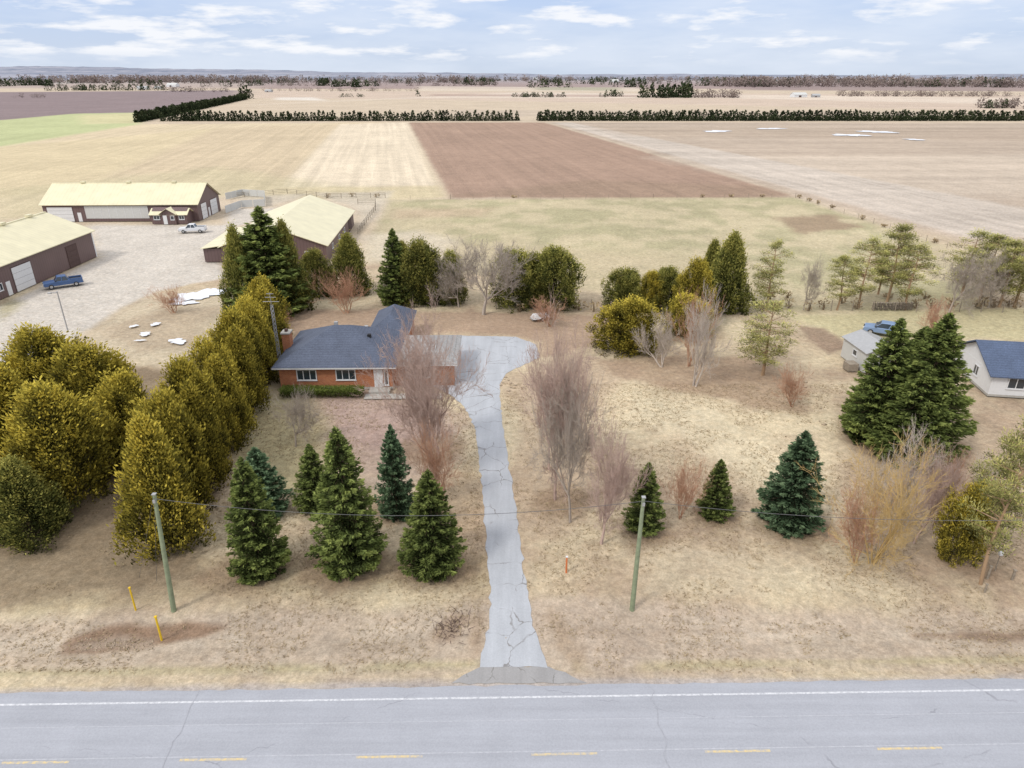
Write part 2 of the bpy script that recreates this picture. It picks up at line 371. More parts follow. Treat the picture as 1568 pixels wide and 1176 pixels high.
BARE={'p':[bare_t(0,M['barep'],1,.44,.6,6,4,.15,.14,8000,1.4),bare_t(1,M['barep'],1,.40,.8,6,4,.15,.14,8000,1.4)],
 'g':[bare_t(2,M['bareg'],1,.5,.4,6,4,.17,.14,7000,1.7),bare_t(3,M['bareg'],1,.42,.7,6,4,.16,.14,7000,1.5)],
 'r':[bare_t(4,M['barer'],6,.38,.9,5,6,.05,.26,5000,1.7),bare_t(7,M['barer'],5,.42,.7,5,6,.05,.24,5000,1.7)],'y':[bare_t(5,M['barey'],6,.48,.4,5,6,.06,.24,5000,1.6)],'w':[bare_t(6,M['barew'],3,.35,.9,5,6,.09,.26,5500,1.6),bare_t(8,M['barew'],2,.40,.7,6,5,.11,.2,6000,1.5)]}
# ---------- ground
road_c=lambda x:24.8+0.018*x
drv_px=[(735,1022),(748,960),(751,900),(745,840),(742,800),(736,720),(728,660),(714,626),(692,606),(660,590),(600,560),(600,520),(700,514),(790,516),(822,528),(826,548),(800,560),(774,572),(765,592),(768,640),(778,700),(790,780),(798,840),(806,900),(817,950),(832,1005),(838,1022)]
drv=[G(*p) for p in drv_px]
def W(pts): return [G(*p) for p in pts]
def hz(x,y):
    x=np.asarray(x,float);y=np.asarray(y,float)
    off=sstep(4.5,9,np.abs(x+0.2))
    d=y-road_c(x)
    z=-.28*np.exp(-((d-9)/1.8)**2)*off - .05*sstep(4.4,5.2,d)*off
    und=-.14*fbm(x*.09+31,y*.09+17,3,5)
    z=z+und*off*sstep(5.5,12,d)
    return z
def hz1(x,y): return float(hz(np.array([x]),np.array([y]))[0])
def axis_pts(segs):
    out=[segs[0][0]]
    for a,b,s in segs: out+=list(np.linspace(a,b,max(2,int(abs(b-a)/s)+1))[1:])
    return np.array(out)
def grow_pts(a,b,f):
    o=[a]
    while o[-1]<b: o.append(o[-1]*f)
    return o[1:]
xr=list(axis_pts([(0,62,.42),(62,130,1.2),(130,480,2.8)]))+grow_pts(480,16000,1.09)
xs=np.array([-v for v in xr[::-1]][:-1]+xr)
ys=np.array([-3000,-800,-200,-60,-20,-5]+list(axis_pts([(0,20,2),(20,62,.3),(62,130,.45)]))+grow_pts(130,22000,1.016))
X,Y=np.meshgrid(xs,ys); nx,ny=len(xs),len(ys); x=X.ravel(); y=Y.ravel()
n_lo=fbm(x*.035,y*.035,4,1); n_md=fbm(x*.16+9,y*.16,5,2); n_hi=fbm(x*.8,y*.8,3,3)
def c3(*c): return np.array(GC(*c))[None,:]
straw=c3(220,202,164); brn=c3(182,158,130); mid=c3(202,182,148)
t=sstep(.34,.66,n_md*.65+n_lo*.35)[:,None]; col=brn*(1-t)+straw*t
t=sstep(.42,.68,n_hi)[:,None]*.45; col=col*(1-t)+mid*t
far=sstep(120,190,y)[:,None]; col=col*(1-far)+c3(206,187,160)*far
msk=np.zeros((len(x),3))
def layer(pl,c,w=1.0,na=0.0,op=1.0,nv=None,row=None,band=None,world=False):
    global col
    pw=pl if world else W(pl)
    a=np.array(pw); ext=w*2+na*2
    sel=np.where((x>a[:,0].min()-ext)&(x<a[:,0].max()+ext)&(y>a[:,1].min()-ext)&(y<a[:,1].max()+ext))[0]
    if len(sel)==0: return
    d=sdf((x[sel],y[sel]),pw)+(n_md[sel]-.5)*2*na+(n_hi[sel]-.5)*na*.8
    mm=sstep(w,-w,d)*op
    if nv is not None: mm=mm*sstep(nv[0],nv[1],n_md[sel])
    m3=mm[:,None]; col[sel]=col[sel]*(1-m3)+np.array(GC(*c))[None,:]*m3
    if row is not None: msk[sel,0]=msk[sel,0]*(1-mm)+row*mm
    if band is not None: msk[sel,1]=msk[sel,1]*(1-mm)+band*mm
# far country
layer([(-900,135),(2500,135),(2500,121),(-900,121)],(182,162,150),200,0,.9,band=.9)
layer([(380,150),(640,152),(1568,170),(2500,180),(2500,150),(900,142),(640,140),(390,138)],(206,184,164),30,0,.8,band=.8)
layer([(395,136),(1250,136),(1250,126),(640,122),(395,126)],(160,136,130),60,0,.8,band=.8)
layer([(395,160),(640,150),(1100,150),(1568,160),(1568,150),(800,141)],(222,206,186),25,0,.7)
layer([(640,139),(980,140),(980,134),(640,132)],(218,202,180),20,0,.7)
layer([(1130,138),(2500,144),(2500,128),(1130,128)],(152,130,126),60,0,.85)
layer([(-300,134),(700,119),(1200,118),(1700,121),(1500,119.5),(500,118)],(196,186,176),200,0,.7)
layer([(420,153),(500,154),(480,149),(425,149)],(228,220,208),10,0,.8)
layer([(820,138),(950,139),(950,134),(820,133)],(148,150,114),20,0,.6)
layer([(640,178),(1560,178),(1500,170),(700,168)],(196,178,156),15,0,.7,band=1)
layer([(660,147),(1130,149),(1130,146),(660,144)],(176,148,134),12,0,.7)
# left fields
layer([(-700,190),(0,200),(215,190),(620,187),(682,302),(600,305),(340,300),(0,335),(-700,420)],(216,197,160),3,0,1,row=.6)
layer([(-900,148),(0,141),(372,138),(366,151),(215,173),(0,186),(-900,215)],(146,128,128),8,0,1,row=.4)
layer([(-900,214),(0,184),(110,174),(214,172),(214,190),(0,224),(-900,300)],(190,196,138),5,1,1)
layer([(120,176),(214,173),(214,188),(130,190)],(214,202,152),6,3,.7)
layer([(330,196),(518,190),(428,287),(250,300),(120,290)],(206,185,150),3,0,.7,row=.8)
layer([(520,190),(623,187),(668,284),(430,287)],(228,211,182),2,0,.9,row=1)
layer([(0,225),(330,196),(120,290),(-300,330),(-500,300)],(212,194,150),5,0,.6,row=.6)
layer([(0,290),(330,255),(560,290),(560,300),(340,300),(0,338)],(202,190,148),8,4,.6)
layer([(430,287),(672,284),(684,302),(560,306),(400,300)],(210,194,152),3,2,.8)
# brown field
layer([(626,187),(832,187),(1218,300),(1000,303),(690,303)],(172,142,120),1.5,.8,1,row=.8)
layer([(690,300),(900,275),(1180,285),(1218,300),(1000,303)],(160,134,110),5,2,.7)
# right field
layer([(836,187),(2600,190),(2600,600),(1568,372),(1490,372),(1225,300)],(190,171,150),3,0,1,band=1,row=.3)
layer([(1000,240),(1568,236),(2400,260),(2400,300),(1568,300),(1300,300)],(204,187,166),12,6,.7,band=1)
layer([(846,187),(872,187),(1568,318),(2300,450),(2300,560),(1568,362),(1480,362)],(204,191,176),2,1,.85,row=1)
layer([(900,195),(1568,195),(2300,205),(2300,215),(1568,215),(960,208)],(176,156,134),10,4,.5,band=1)
# pasture
pas=[(596,306),(1000,303),(1215,302),(1482,388),(1500,470),(1180,478),(900,440),(560,395)]
layer(pas,(180,171,130),2,1.5,1)
layer(pas,(204,188,150),2,1.5,.85,nv=(.36,.6))
layer([(600,365),(900,380),(1150,400),(1180,478),(900,440),(560,395)],(200,183,146),4,3,.7)
layer([(1185,333),(1270,328),(1310,345),(1230,358)],(160,134,108),2,3,.8)
layer([(600,320),(760,318),(740,330),(600,335)],(194,162,136),3,2,.4)
layer([(1380,370),(1560,385),(1568,400),(1480,420)],(200,182,148),3,2,.8)
gr=(208,199,186)
layer([(135,343),(345,343),(352,318),(420,318),(410,330),(345,352),(330,385),(345,425),(300,432),(240,446),(190,468),(120,515),(60,552),(0,590),(-300,760),(-300,500),(0,468),(148,395)],gr,1,.8,1)
layer([(352,300),(600,292),(580,330),(548,350),(548,320),(480,296),(400,318)],(206,194,172),2,1.5,.8)
layer([(545,360),(640,352),(700,365),(690,395),(560,400)],(216,202,178),3,2,.7)
layer([(0,470),(0,500),(30,462),(16,455)],(176,166,124),1,1,.8)
layer([(215,560),(120,520),(190,470),(240,448),(330,440),(390,480),(300,560)],(204,188,158),1.5,1,.85)
layer([(150,505),(250,470),(330,470),(300,530),(210,540)],(182,160,132),1.5,1.5,.55)
# near garden
layer([(430,470),(1000,484),(925,525),(832,545),(826,524),(790,512),(690,508),(590,515),(440,520)],(178,150,124),1,1,.9)
layer([(480,600),(640,598),(700,640),(705,740),(600,760),(540,720),(470,680)],(186,162,148),2,3,.65)
layer([(495,605),(640,600),(690,650),(640,690),(540,680)],(178,146,140),2.2,2.6,.45)
layer([(395,600),(470,605),(500,680),(470,760),(380,760),(370,680)],(166,157,110),1.4,1.8,.7)
layer([(620,740),(735,700),(745,860),(700,860)],(188,160,128),1,1.8,.55)
layer([(775,575),(900,545),(1000,560),(900,640),(950,760),(850,830),(795,800)],(188,164,136),1,2,.7)
layer([(915,550),(1130,545),(1240,590),(1240,640),(1060,600),(950,580)],(176,148,120),1,1.6,.75)
layer([(950,590),(1100,620),(1210,700),(1180,760),(1050,660),(960,640)],(222,206,170),1.5,2.5,.75)
layer([(1000,840),(1200,850),(1400,900),(1400,930),(1000,900)],(216,200,166),1.2,2.5,.5)
layer([(1190,480),(1568,470),(1700,500),(1568,520),(1300,520)],(198,188,140),1.2,1.5,.8)
layer([(1225,498),(1265,500),(1300,530),(1270,540),(1235,515)],(154,128,106),.6,.9,.8)
layer([(1290,600),(1568,640),(1800,700),(1700,900),(1350,860),(1270,760)],(182,156,128),1.5,2,.7)
layer([(0,830),(160,800),(330,850),(740,860),(740,900),(560,905),(320,905),(150,930),(0,960)],(184,168,128),1,1.5,.5)
layer([(-200,560),(230,560),(330,600),(400,560),(330,700),(300,880),(-200,980)],(140,120,94),1.2,1.2,.8)
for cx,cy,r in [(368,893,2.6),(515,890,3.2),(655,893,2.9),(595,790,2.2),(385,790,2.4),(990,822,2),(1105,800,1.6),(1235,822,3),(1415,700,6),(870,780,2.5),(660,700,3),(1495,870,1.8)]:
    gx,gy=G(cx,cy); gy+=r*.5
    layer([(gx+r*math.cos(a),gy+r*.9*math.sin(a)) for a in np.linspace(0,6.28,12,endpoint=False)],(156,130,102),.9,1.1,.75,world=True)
# verge
layer([(-300,948),(300,935),(740,925),(840,915),(1200,925),(2000,945),(2000,1035),(900,1030),(740,1030),(-300,1042)],(194,175,154),.8,.8,.8)
layer([(-300,975),(740,945),(850,938),(2000,962),(2000,990),(900,975),(740,985),(-300,1010)],(210,193,170),.5,.6,.6,nv=(.4,.58))
layer([(-300,1000),(740,975),(740,983),(-300,1012)],(180,161,138),.3,.4,.5)
layer([(850,960),(2000,938),(2000,948),(860,970)],(178,157,134),.3,.4,.5)
layer([(-300,1028),(730,1012),(735,1022),(-300,1046)],(182,171,124),.35,.4,.7,nv=(.3,.5))
layer([(880,1014),(2000,996),(2000,1008),(880,1026)],(186,173,126),.35,.4,.7,nv=(.3,.5))
layer([(-300,1060),(700,1042),(900,1040),(2000,1028),(2000,1050),(900,1056),(-300,1078)],(186,176,170),.35,.3,.95)
layer([(82,985),(100,968),(180,952),(300,948),(338,955),(300,972),(250,985),(150,1000),(90,1002)],(154,124,98),.35,.6,.95)
layer([(100,978),(190,966),(245,972),(230,990),(110,995)],(186,168,148),.3,.6,.6)
layer([(1385,962),(1568,960),(1900,966),(1900,984),(1568,978),(1400,975)],(154,128,104),.35,.5,.85)
layer([(655,965),(690,940),(715,945),(700,975),(675,985)],(170,142,116),.3,.6,.6)
layer([(840,930),(860,960),(890,1005),(880,1025),(850,985)],(174,150,122),.3,.6,.6)
layer([(725,940),(742,940),(735,1000),(720,1015)],(172,146,118),.3,.5,.6)
hzf=sstep(900,9000,y)[:,None]*.7; col=col*(1-hzf)+c3(168,173,186)*hzf  # aerial haze painted into the ground colour, stronger with distance
z=hz(x,y)
V=np.stack([x,y,z],1)
ii=np.arange(ny-1)[:,None]*nx+np.arange(nx-1)[None,:]; ii=ii.ravel()
Fc=np.stack([ii,ii+1,ii+1+nx,ii+nx],1)
m,nt,bs=newmat('ground_dry_grass_and_fields')
a1=N(nt,'ShaderNodeAttribute',attribute_name='gcol'); a2=N(nt,'ShaderNodeAttribute',attribute_name='gmsk'); sm=N(nt,'ShaderNodeSeparateColor'); nt.links.new(a2.outputs['Color'],sm.inputs[0])
g=N(nt,'ShaderNodeNewGeometry'); pos=g.outputs['Position']
f1=mapr(nt,noise(nt,pos,1.7,12,.82),.3,.7,.62,1.38); f2=mapr(nt,noise(nt,pos,6,6,.8),.3,.7,.76,1.24); f3=mapr(nt,noise(nt,pos,.22,5,.65),.3,.7,.9,1.1)
def dotn(v):
    d=N(nt,'ShaderNodeVectorMath',operation='DOT_PRODUCT'); nt.links.new(pos,d.inputs[0]); d.inputs[1].default_value=v; return d.outputs['Value']
cn=dotn((.986,.166,0)); cd=dotn((-.166,.986,0))
cb=N(nt,'ShaderNodeCombineXYZ'); nt.links.new(mathn(nt,'MULTIPLY',cn,.33),cb.inputs[0]); nt.links.new(mathn(nt,'MULTIPLY',cd,.006),cb.inputs[1])
rw=mapr(nt,noise(nt,cb.outputs[0],1,4,.6),.32,.68,-.12,.12)
cb2=N(nt,'ShaderNodeCombineXYZ'); sxx=N(nt,'ShaderNodeSeparateXYZ'); nt.links.new(pos,sxx.inputs[0])
nt.links.new(mathn(nt,'MULTIPLY',sxx.outputs[0],.003),cb2.inputs[0]); nt.links.new(mathn(nt,'MULTIPLY',sxx.outputs[1],.05),cb2.inputs[1])
bw=mapr(nt,noise(nt,cb2.outputs[0],1,5,.6),.32,.68,-.15,.15)
big=mapr(nt,noise(nt,pos,.02,8,.75),.3,.7,-.12,.12)
fr=mathn(nt,'ADD',mathn(nt,'ADD',1.0,big),mathn(nt,'ADD',mathn(nt,'MULTIPLY',rw,sm.outputs[0]),mathn(nt,'MULTIPLY',bw,sm.outputs[1])))
ff=mathn(nt,'MULTIPLY',mathn(nt,'MULTIPLY',f1,f2),mathn(nt,'MULTIPLY',f3,fr))
tint=mix(nt,mapr(nt,noise(nt,pos,1.1,8,.75),.4,.62,0,.45),(1,1,1),(.97,.90,.82))
mm=N(nt,'ShaderNodeVectorMath',operation='MULTIPLY'); nt.links.new(a1.outputs['Color'],mm.inputs[0]); nt.links.new(tint,mm.inputs[1])
nt.links.new(scalecol(nt,mm.outputs[0],ff),bs.inputs['Base Color']); bs.inputs['Roughness'].default_value=.95; bs.inputs['Specular IOR Level'].default_value=.1
bump(nt,bs,noise(nt,pos,4,8,.75),.1,.7)
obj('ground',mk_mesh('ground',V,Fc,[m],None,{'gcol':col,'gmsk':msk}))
# ---------- road & driveway
def strip(name,f0,f1,x0,x1,z,mat,step=4,jit=0):
    xx=np.arange(x0,x1+.01,step); V=[];Fs=[]
    for a in xx: V+= [(a,road_c(a)+f0,z),(a,road_c(a)+f1+(random.uniform(-jit,jit) if jit else 0),z)]
    for i in range(len(xx)-1): Fs.append((2*i,2*i+2,2*i+3,2*i+1))
    return poly(name,V,Fs,mat)
rd=strip('road',-4.6,4.42,-900,900,.02,M['road'],.75,.07)
def child(o,p): o.parent=p; return o
child(strip('edge_line_white',3.53,3.66,-900,900,.026,M['linewhite'],20),rd)
child(strip('edge_line_far',-3.7,-3.57,-900,900,.026,M['linewhite'],20),rd)
for a in np.arange(-120,120,9.0): child(strip('centre_dash',-.08,.06,a+4,a+7.4,.026,M['lineyellow'],1.7),rd)
child(strip('centre_seam',.12,.19,-300,300,.026,M['seam'],20),rd)
child(strip('lane_seam',2.05,2.1,-300,300,.025,M['seam'],20),rd)
for a in (-17.5,8.2,31):
    pts=[(a+rng.normal(0,.12)-.02*j,road_c(a)-4.4+j*.55) for j in range(17)]
    V=[];Fs=[]
    for q in pts: V+=[(q[0]-.02,q[1],.031),(q[0]+.025,q[1],.031)]
    for i in range(16): Fs.append((2*i,2*i+1,2*i+3,2*i+2))
    child(poly('tar_crack',V,Fs,M['seamd']),rd)
def sheet(name,pw,z,mat,jit=.0):
    pts=[]
    n=len(pw)
    for i in range(n):
        a=np.array(pw[i]);b=np.array(pw[(i+1)%n]); L=np.linalg.norm(b-a); k=max(1,int(L/.5))
        for j in range(k): pts.append(a+(b-a)*j/k+rng.normal(0,jit,2))
    me=bpy.data.meshes.new(name); me.from_pydata([(p[0],p[1],z) for p in pts],[],[tuple(range(len(pts)))]); me.materials.append(mat); me.update()
    if me.polygons[0].normal.z<0: me.flip_normals()
    return obj(name,me)
sheet('driveway',drv,.03,M['drive'],.06)
sheet('driveway_apron',W([(690,1048),(735,1021),(838,1021),(900,1046)]),.024,M['apron'],.06)
def blob(name,px,py,rx,ry,mat,z=.05,seed=0):
    gx,gy=G(px,py); pts=[]
    for i in range(36):
        a=i/36*6.283; k=1+.28*math.sin(2*a+seed)+.18*math.sin(5*a+seed*2)+.1*math.sin(9*a+seed)+random.uniform(-.09,.09)
        pts.append((gx+rx*k*math.cos(a),gy+ry*k*math.sin(a),z))
    return poly(name,pts,[tuple(range(36))],mat)
for i,(px,py,rx,ry) in enumerate([(303,452,3.2,3.0),(283,464,1.6,1.2),(330,446,1.6,1.6),(272,523,1.1,1.0),(222,512,.8,.7),(238,497,.7,.6),(205,500,.5,.5),(215,522,.6,.3)]): blob('snow_patch',px,py,rx,ry,M['snow'],.05+i*.008,i)
for i,(px,py,rx,ry) in enumerate([(1098,201,8,7),(1180,197,8,6),(1303,207,8,9),(1342,202,9,9),(1400,214,5,4)]): blob('field_snow_patch',px,py,rx,ry,M['snow'],.08+.02*i,i)
# ---------- trees
def tree(name,me,px,pb,pt,w,skirt=.7,yy=None,k=1.0):
    gx,gy=G(px,pb); r=w/2*(gy*CP+H*SP)/F
    gy2=gy+r*skirt
    xx,zt,t=at_y(px,pt,gy2)
    r=w/2*t/F*k
    z0=hz1(xx,gy2)
    return obj(name,me,(xx,gy2,z0),random.random()*6.28,(r,r,max(1.0,zt-z0)))
def treew(name,me,xx,yy,h,r):
    return obj(name,me,(xx,yy,hz1(xx,yy)),random.random()*6.28,(r,r,h))
SK=1.1
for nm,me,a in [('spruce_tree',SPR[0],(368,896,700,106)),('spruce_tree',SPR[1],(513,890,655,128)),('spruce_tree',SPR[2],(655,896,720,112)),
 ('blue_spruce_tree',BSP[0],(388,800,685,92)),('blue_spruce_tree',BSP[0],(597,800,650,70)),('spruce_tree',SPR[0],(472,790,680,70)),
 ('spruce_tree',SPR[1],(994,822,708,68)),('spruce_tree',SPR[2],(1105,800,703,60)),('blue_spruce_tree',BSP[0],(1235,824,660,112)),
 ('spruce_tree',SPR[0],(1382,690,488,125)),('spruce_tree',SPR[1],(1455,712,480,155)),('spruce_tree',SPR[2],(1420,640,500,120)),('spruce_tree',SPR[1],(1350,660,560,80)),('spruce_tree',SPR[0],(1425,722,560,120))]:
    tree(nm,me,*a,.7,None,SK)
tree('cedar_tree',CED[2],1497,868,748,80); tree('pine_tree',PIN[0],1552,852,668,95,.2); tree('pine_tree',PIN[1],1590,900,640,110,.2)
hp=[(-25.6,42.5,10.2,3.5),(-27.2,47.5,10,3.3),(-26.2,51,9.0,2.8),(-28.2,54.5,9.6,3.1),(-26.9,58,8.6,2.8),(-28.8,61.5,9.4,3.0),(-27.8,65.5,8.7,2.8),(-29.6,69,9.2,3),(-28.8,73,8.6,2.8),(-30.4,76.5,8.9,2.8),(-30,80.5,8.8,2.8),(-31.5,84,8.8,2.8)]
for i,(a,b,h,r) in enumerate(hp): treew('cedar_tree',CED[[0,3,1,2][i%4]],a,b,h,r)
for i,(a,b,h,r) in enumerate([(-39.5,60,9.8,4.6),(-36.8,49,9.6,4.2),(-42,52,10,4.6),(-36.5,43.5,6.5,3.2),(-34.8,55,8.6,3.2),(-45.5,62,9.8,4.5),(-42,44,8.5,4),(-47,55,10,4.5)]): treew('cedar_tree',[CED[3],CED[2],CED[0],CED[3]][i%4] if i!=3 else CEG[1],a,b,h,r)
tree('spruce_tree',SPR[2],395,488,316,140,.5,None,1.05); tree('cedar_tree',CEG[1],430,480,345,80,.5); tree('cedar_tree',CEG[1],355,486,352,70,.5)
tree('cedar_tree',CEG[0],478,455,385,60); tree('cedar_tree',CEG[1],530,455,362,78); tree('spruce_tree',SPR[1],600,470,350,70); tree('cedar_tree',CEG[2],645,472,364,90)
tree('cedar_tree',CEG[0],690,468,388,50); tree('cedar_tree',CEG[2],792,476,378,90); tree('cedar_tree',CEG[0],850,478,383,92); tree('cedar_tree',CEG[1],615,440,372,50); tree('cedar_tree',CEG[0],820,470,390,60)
for nm,k,px,pb,pt,w in [('bare_maple_tree','r',525,478,412,90),('bare_maple_tree','g',738,482,365,130),('bare_maple_tree','g',700,470,395,70),
  ('bare_maple_tree','p',660,695,468,160),('bare_maple_tree','p',655,730,520,120),('bare_maple_tree','r',672,770,640,80),
  ('bare_maple_tree','p',858,765,475,160),('bare_maple_tree','g',882,800,570,115),('bare_tree','p',932,832,645,100),('bare_tree','p',846,720,520,90),
  ('bare_shrub','r',1052,792,700,74),('bare_tree','w',1083,590,440,90),('bare_tree','w',1022,560,478,80),('bare_tree','r',1068,560,440,70),
  ('apple_tree','g',440,682,596,74),('apple_tree','r',258,478,438,68),('willow_tree','y',1385,860,672,150),('willow_tree','w',1425,800,655,140),('bare_shrub','r',1340,860,740,80),
  ('bare_shrub','r',1225,622,556,56),('bare_shrub','r',1440,520,455,64),('bare_tree','g',1478,480,382,90),('bare_tree','g',1245,474,392,40),
  ('bare_shrub','r',845,500,455,60),('bare_shrub','r',430,500,470,50),('bare_shrub','r',1470,800,690,80),('bare_tree','p',1440,830,690,120),('bare_shrub','w',1530,800,700,80),('bare_tree','g',1540,470,380,70)]:
    L=BARE[k]; tree(nm,random.choice(L),px,pb,pt,w,0,None,1.05)
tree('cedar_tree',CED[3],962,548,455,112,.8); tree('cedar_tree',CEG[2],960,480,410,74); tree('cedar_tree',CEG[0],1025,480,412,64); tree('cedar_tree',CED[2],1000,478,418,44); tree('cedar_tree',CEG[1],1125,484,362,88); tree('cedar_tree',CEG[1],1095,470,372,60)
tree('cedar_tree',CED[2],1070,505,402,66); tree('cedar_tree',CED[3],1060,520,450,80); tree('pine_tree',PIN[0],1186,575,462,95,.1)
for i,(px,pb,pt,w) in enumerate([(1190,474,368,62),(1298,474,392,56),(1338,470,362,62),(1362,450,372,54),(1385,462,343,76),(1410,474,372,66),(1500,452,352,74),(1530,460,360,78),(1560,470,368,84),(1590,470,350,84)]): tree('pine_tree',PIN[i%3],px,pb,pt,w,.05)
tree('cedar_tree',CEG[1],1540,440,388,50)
def hedge(name,x0,x1,y0,y1,h,n,mat):
    P=np.stack([rng.uniform(x0,x1,n),rng.uniform(y0,y1,n),rng.random(n)**.5*h],1); P+=rng.normal(0,.06,P.shape); P[:,2]=np.abs(P[:,2])+.03
    T=np.clip(P[:,2]/h*.6+rng.normal(0,.15,n),0,1)
    V,Fq=sprigs(P,rng.normal(0,1,(n,3))+[0,0,.6],rng.uniform(.1,.2,n),rng.uniform(.05,.1,n))
    t=np.repeat(T,4); ar=np.arange(x0+.3,x1,.5); st,sf=tubes([(a,(y0+y1)/2,0) for a in ar],[(a+.1,(y0+y1)/2,h*.7) for a in ar],[.03]*len(ar),[.015]*len(ar))
    tt=np.concatenate([t,np.full(len(st),.1)])
    obj(name,mk_mesh(name,np.concatenate([V,st]),np.concatenate([Fq,sf+len(V)]),[mat],None,{'tone':np.stack([tt]*3,1)}))
hedge('hedge',-25.2,-16.2,67.9,69.3,1.0,12000,M['hedge'])
# ---------- distant trees
def far_mass(name,items,mat,kind,k=60):
    P=[];D=[];T=[];L=[];S0=[];S1=[]
    for (a,b,h,r) in items:
        n=k
        q=rng.random(n)
        if kind=='con': q=q**1.15; rad=r*(1-q)**.5*rng.random(n)**.3; zz=q*h
        else: rad=r*np.sqrt(np.clip(1-((q-.55)/.5)**2,0,1))*rng.random(n)**.4; zz=q*h
        az=rng.random(n)*6.283
        P.append(np.stack([a+np.cos(az)*rad,b+np.sin(az)*rad,zz],1)); D.append(np.stack([np.cos(az)*.6,np.sin(az)*.6,rng.normal(.3,.6,n)],1))
        T.append(np.clip(.25+.4*q+rng.normal(0,.13)+rng.normal(0,.15,n),0,1)); L.append(np.full(n,max(h*.28,.6)))
        S0.append((a,b,-.2)); S1.append((a,b,h*.8))
    P=np.concatenate(P);L=np.concatenate(L)
    V,Fq=sprigs(P,np.concatenate(D),L,L*(.5 if kind=='con' else .35)); t=np.repeat(np.concatenate(T),4)
    tv,tf=tubes(S0,S1,[.2]*len(S0),[.06]*len(S0),3)
    t=np.concatenate([t,np.full(len(tv),.1)])
    obj(name,mk_mesh(name,np.concatenate([V,tv]),np.concatenate([Fq,tf+len(V)]),[mat],None,{'tone':np.stack([t]*3,1)}))
def row(p0,p1,sp,h,r,jx=.4,gap=0.0,hv=.15):
    a=np.array(G(*p0));b=np.array(G(*p1)); n=max(2,int(np.linalg.norm(b-a)/sp)); out=[]
    for i in range(n):
        if random.random()<gap: continue
        q=a+(b-a)*i/n+rng.normal(0,jx,2); out.append((q[0],q[1],h*random.uniform(1-hv,1+hv),r*random.uniform(.85,1.15)))
    return out
it=row((250,185),(798,184.5),3.0,6.4,2.3,.5,.04,.22)+row((825,184),(1568,184),2.5,6.8,2.5,.6,.0)+row((1568,184),(2300,190),2.9,6.8,2.5,.6)
it+=row((212,187),(376,152),2.6,7.5,3.0,1.0,0)+row((280,184),(330,180),4,6,2.3)+row((825,185),(1568,185),1.7,3.6,2.6,.6)+row((250,185.5),(798,185),2.2,3.2,2.2,.6,.12)
far_mass('windbreak_tree_row',it,M['farcon'],'con',72)
def cluster(px0,px1,py,h,r,n,dep=40):
    out=[]
    for i in range(n):
        gx,gy=G(random.uniform(px0,px1),py); out.append((gx,gy+random.uniform(0,dep),h*random.uniform(.6,1.2),r*random.uniform(.8,1.2)))
    return out
it=cluster(785,868,149,7,5,34,30)+cluster(985,1062,150,19,6,34,50)+cluster(930,958,148,9,5,10)+cluster(516,554,149,5,4,12)+cluster(60,235,139,13,7,54,120)+cluster(366,384,151,18,4,6,10)+cluster(648,700,171,1.5,1.5,6)
it+=cluster(634,640,148,9,4,1)+cluster(910,930,149,8,4,3)+cluster(505,535,118,34,30,14,200)+cluster(312,345,121,55,28,14,300)+cluster(870,910,121,30,20,20,300)+cluster(1160,1245,131,24,10,34,200)+cluster(1480,1540,128,20,10,20,100)+cluster(0,60,131,24,12,26,100)+cluster(1510,1560,166,8,4,10,20)+cluster(600,660,120,26,24,14,300)+cluster(240,420,126,24,12,30,200)+cluster(1260,1400,128,20,10,24,200)
for i in range(120): 
    px=random.uniform(-100,1700); it+=cluster(px,px+random.uniform(10,80),random.uniform(119.5,134),random.uniform(12,26),11,8,100)
far_mass('distant_conifer_trees',it,M['farcon'],'con',40)
it=cluster(1065,1135,150,11,6,36,40)+cluster(1130,1568,134,26,14,300,500)+cluster(1568,2000,135,24,14,120,500)+cluster(0,400,128,32,16,240,700)+cluster(-400,0,130,26,14,80,500)+cluster(390,700,127,22,14,150,400)+cluster(240,340,141,10,7,34,60)+cluster(1300,1568,148,8,6,130,60)+cluster(1505,1568,166,9,5,22,25)+cluster(0,60,150,6,5,10)+cluster(700,1150,124,24,16,170,500)+cluster(395,640,140,7,6,60,60)+cluster(420,760,132,14,9,60,100)
for i in range(150):
    px=random.uniform(-200,1800); it+=cluster(px,px+90,random.uniform(118.5,128),random.uniform(22,36),18,8,300)
far_mass('distant_bare_woods',it,M['farbare'],'bare',40)
it=row((690,303),(1215,301),9,.7,.8,.5,.6)+row((430,300),(690,303),7,.9,1,.6,.5)+row((1225,303),(1485,388),5,.8,.8,.5,.5)+row((760,478),(920,474),2,1.4,1,.6,.2)+row((1000,474),(1568,472),2.0,1.6,.9,.7,.3)+row((1000,462),(1568,460),3,1.0,.9,1.5,.3)
far_mass('fence_line_brush',it,M['brush'],'bare',36)
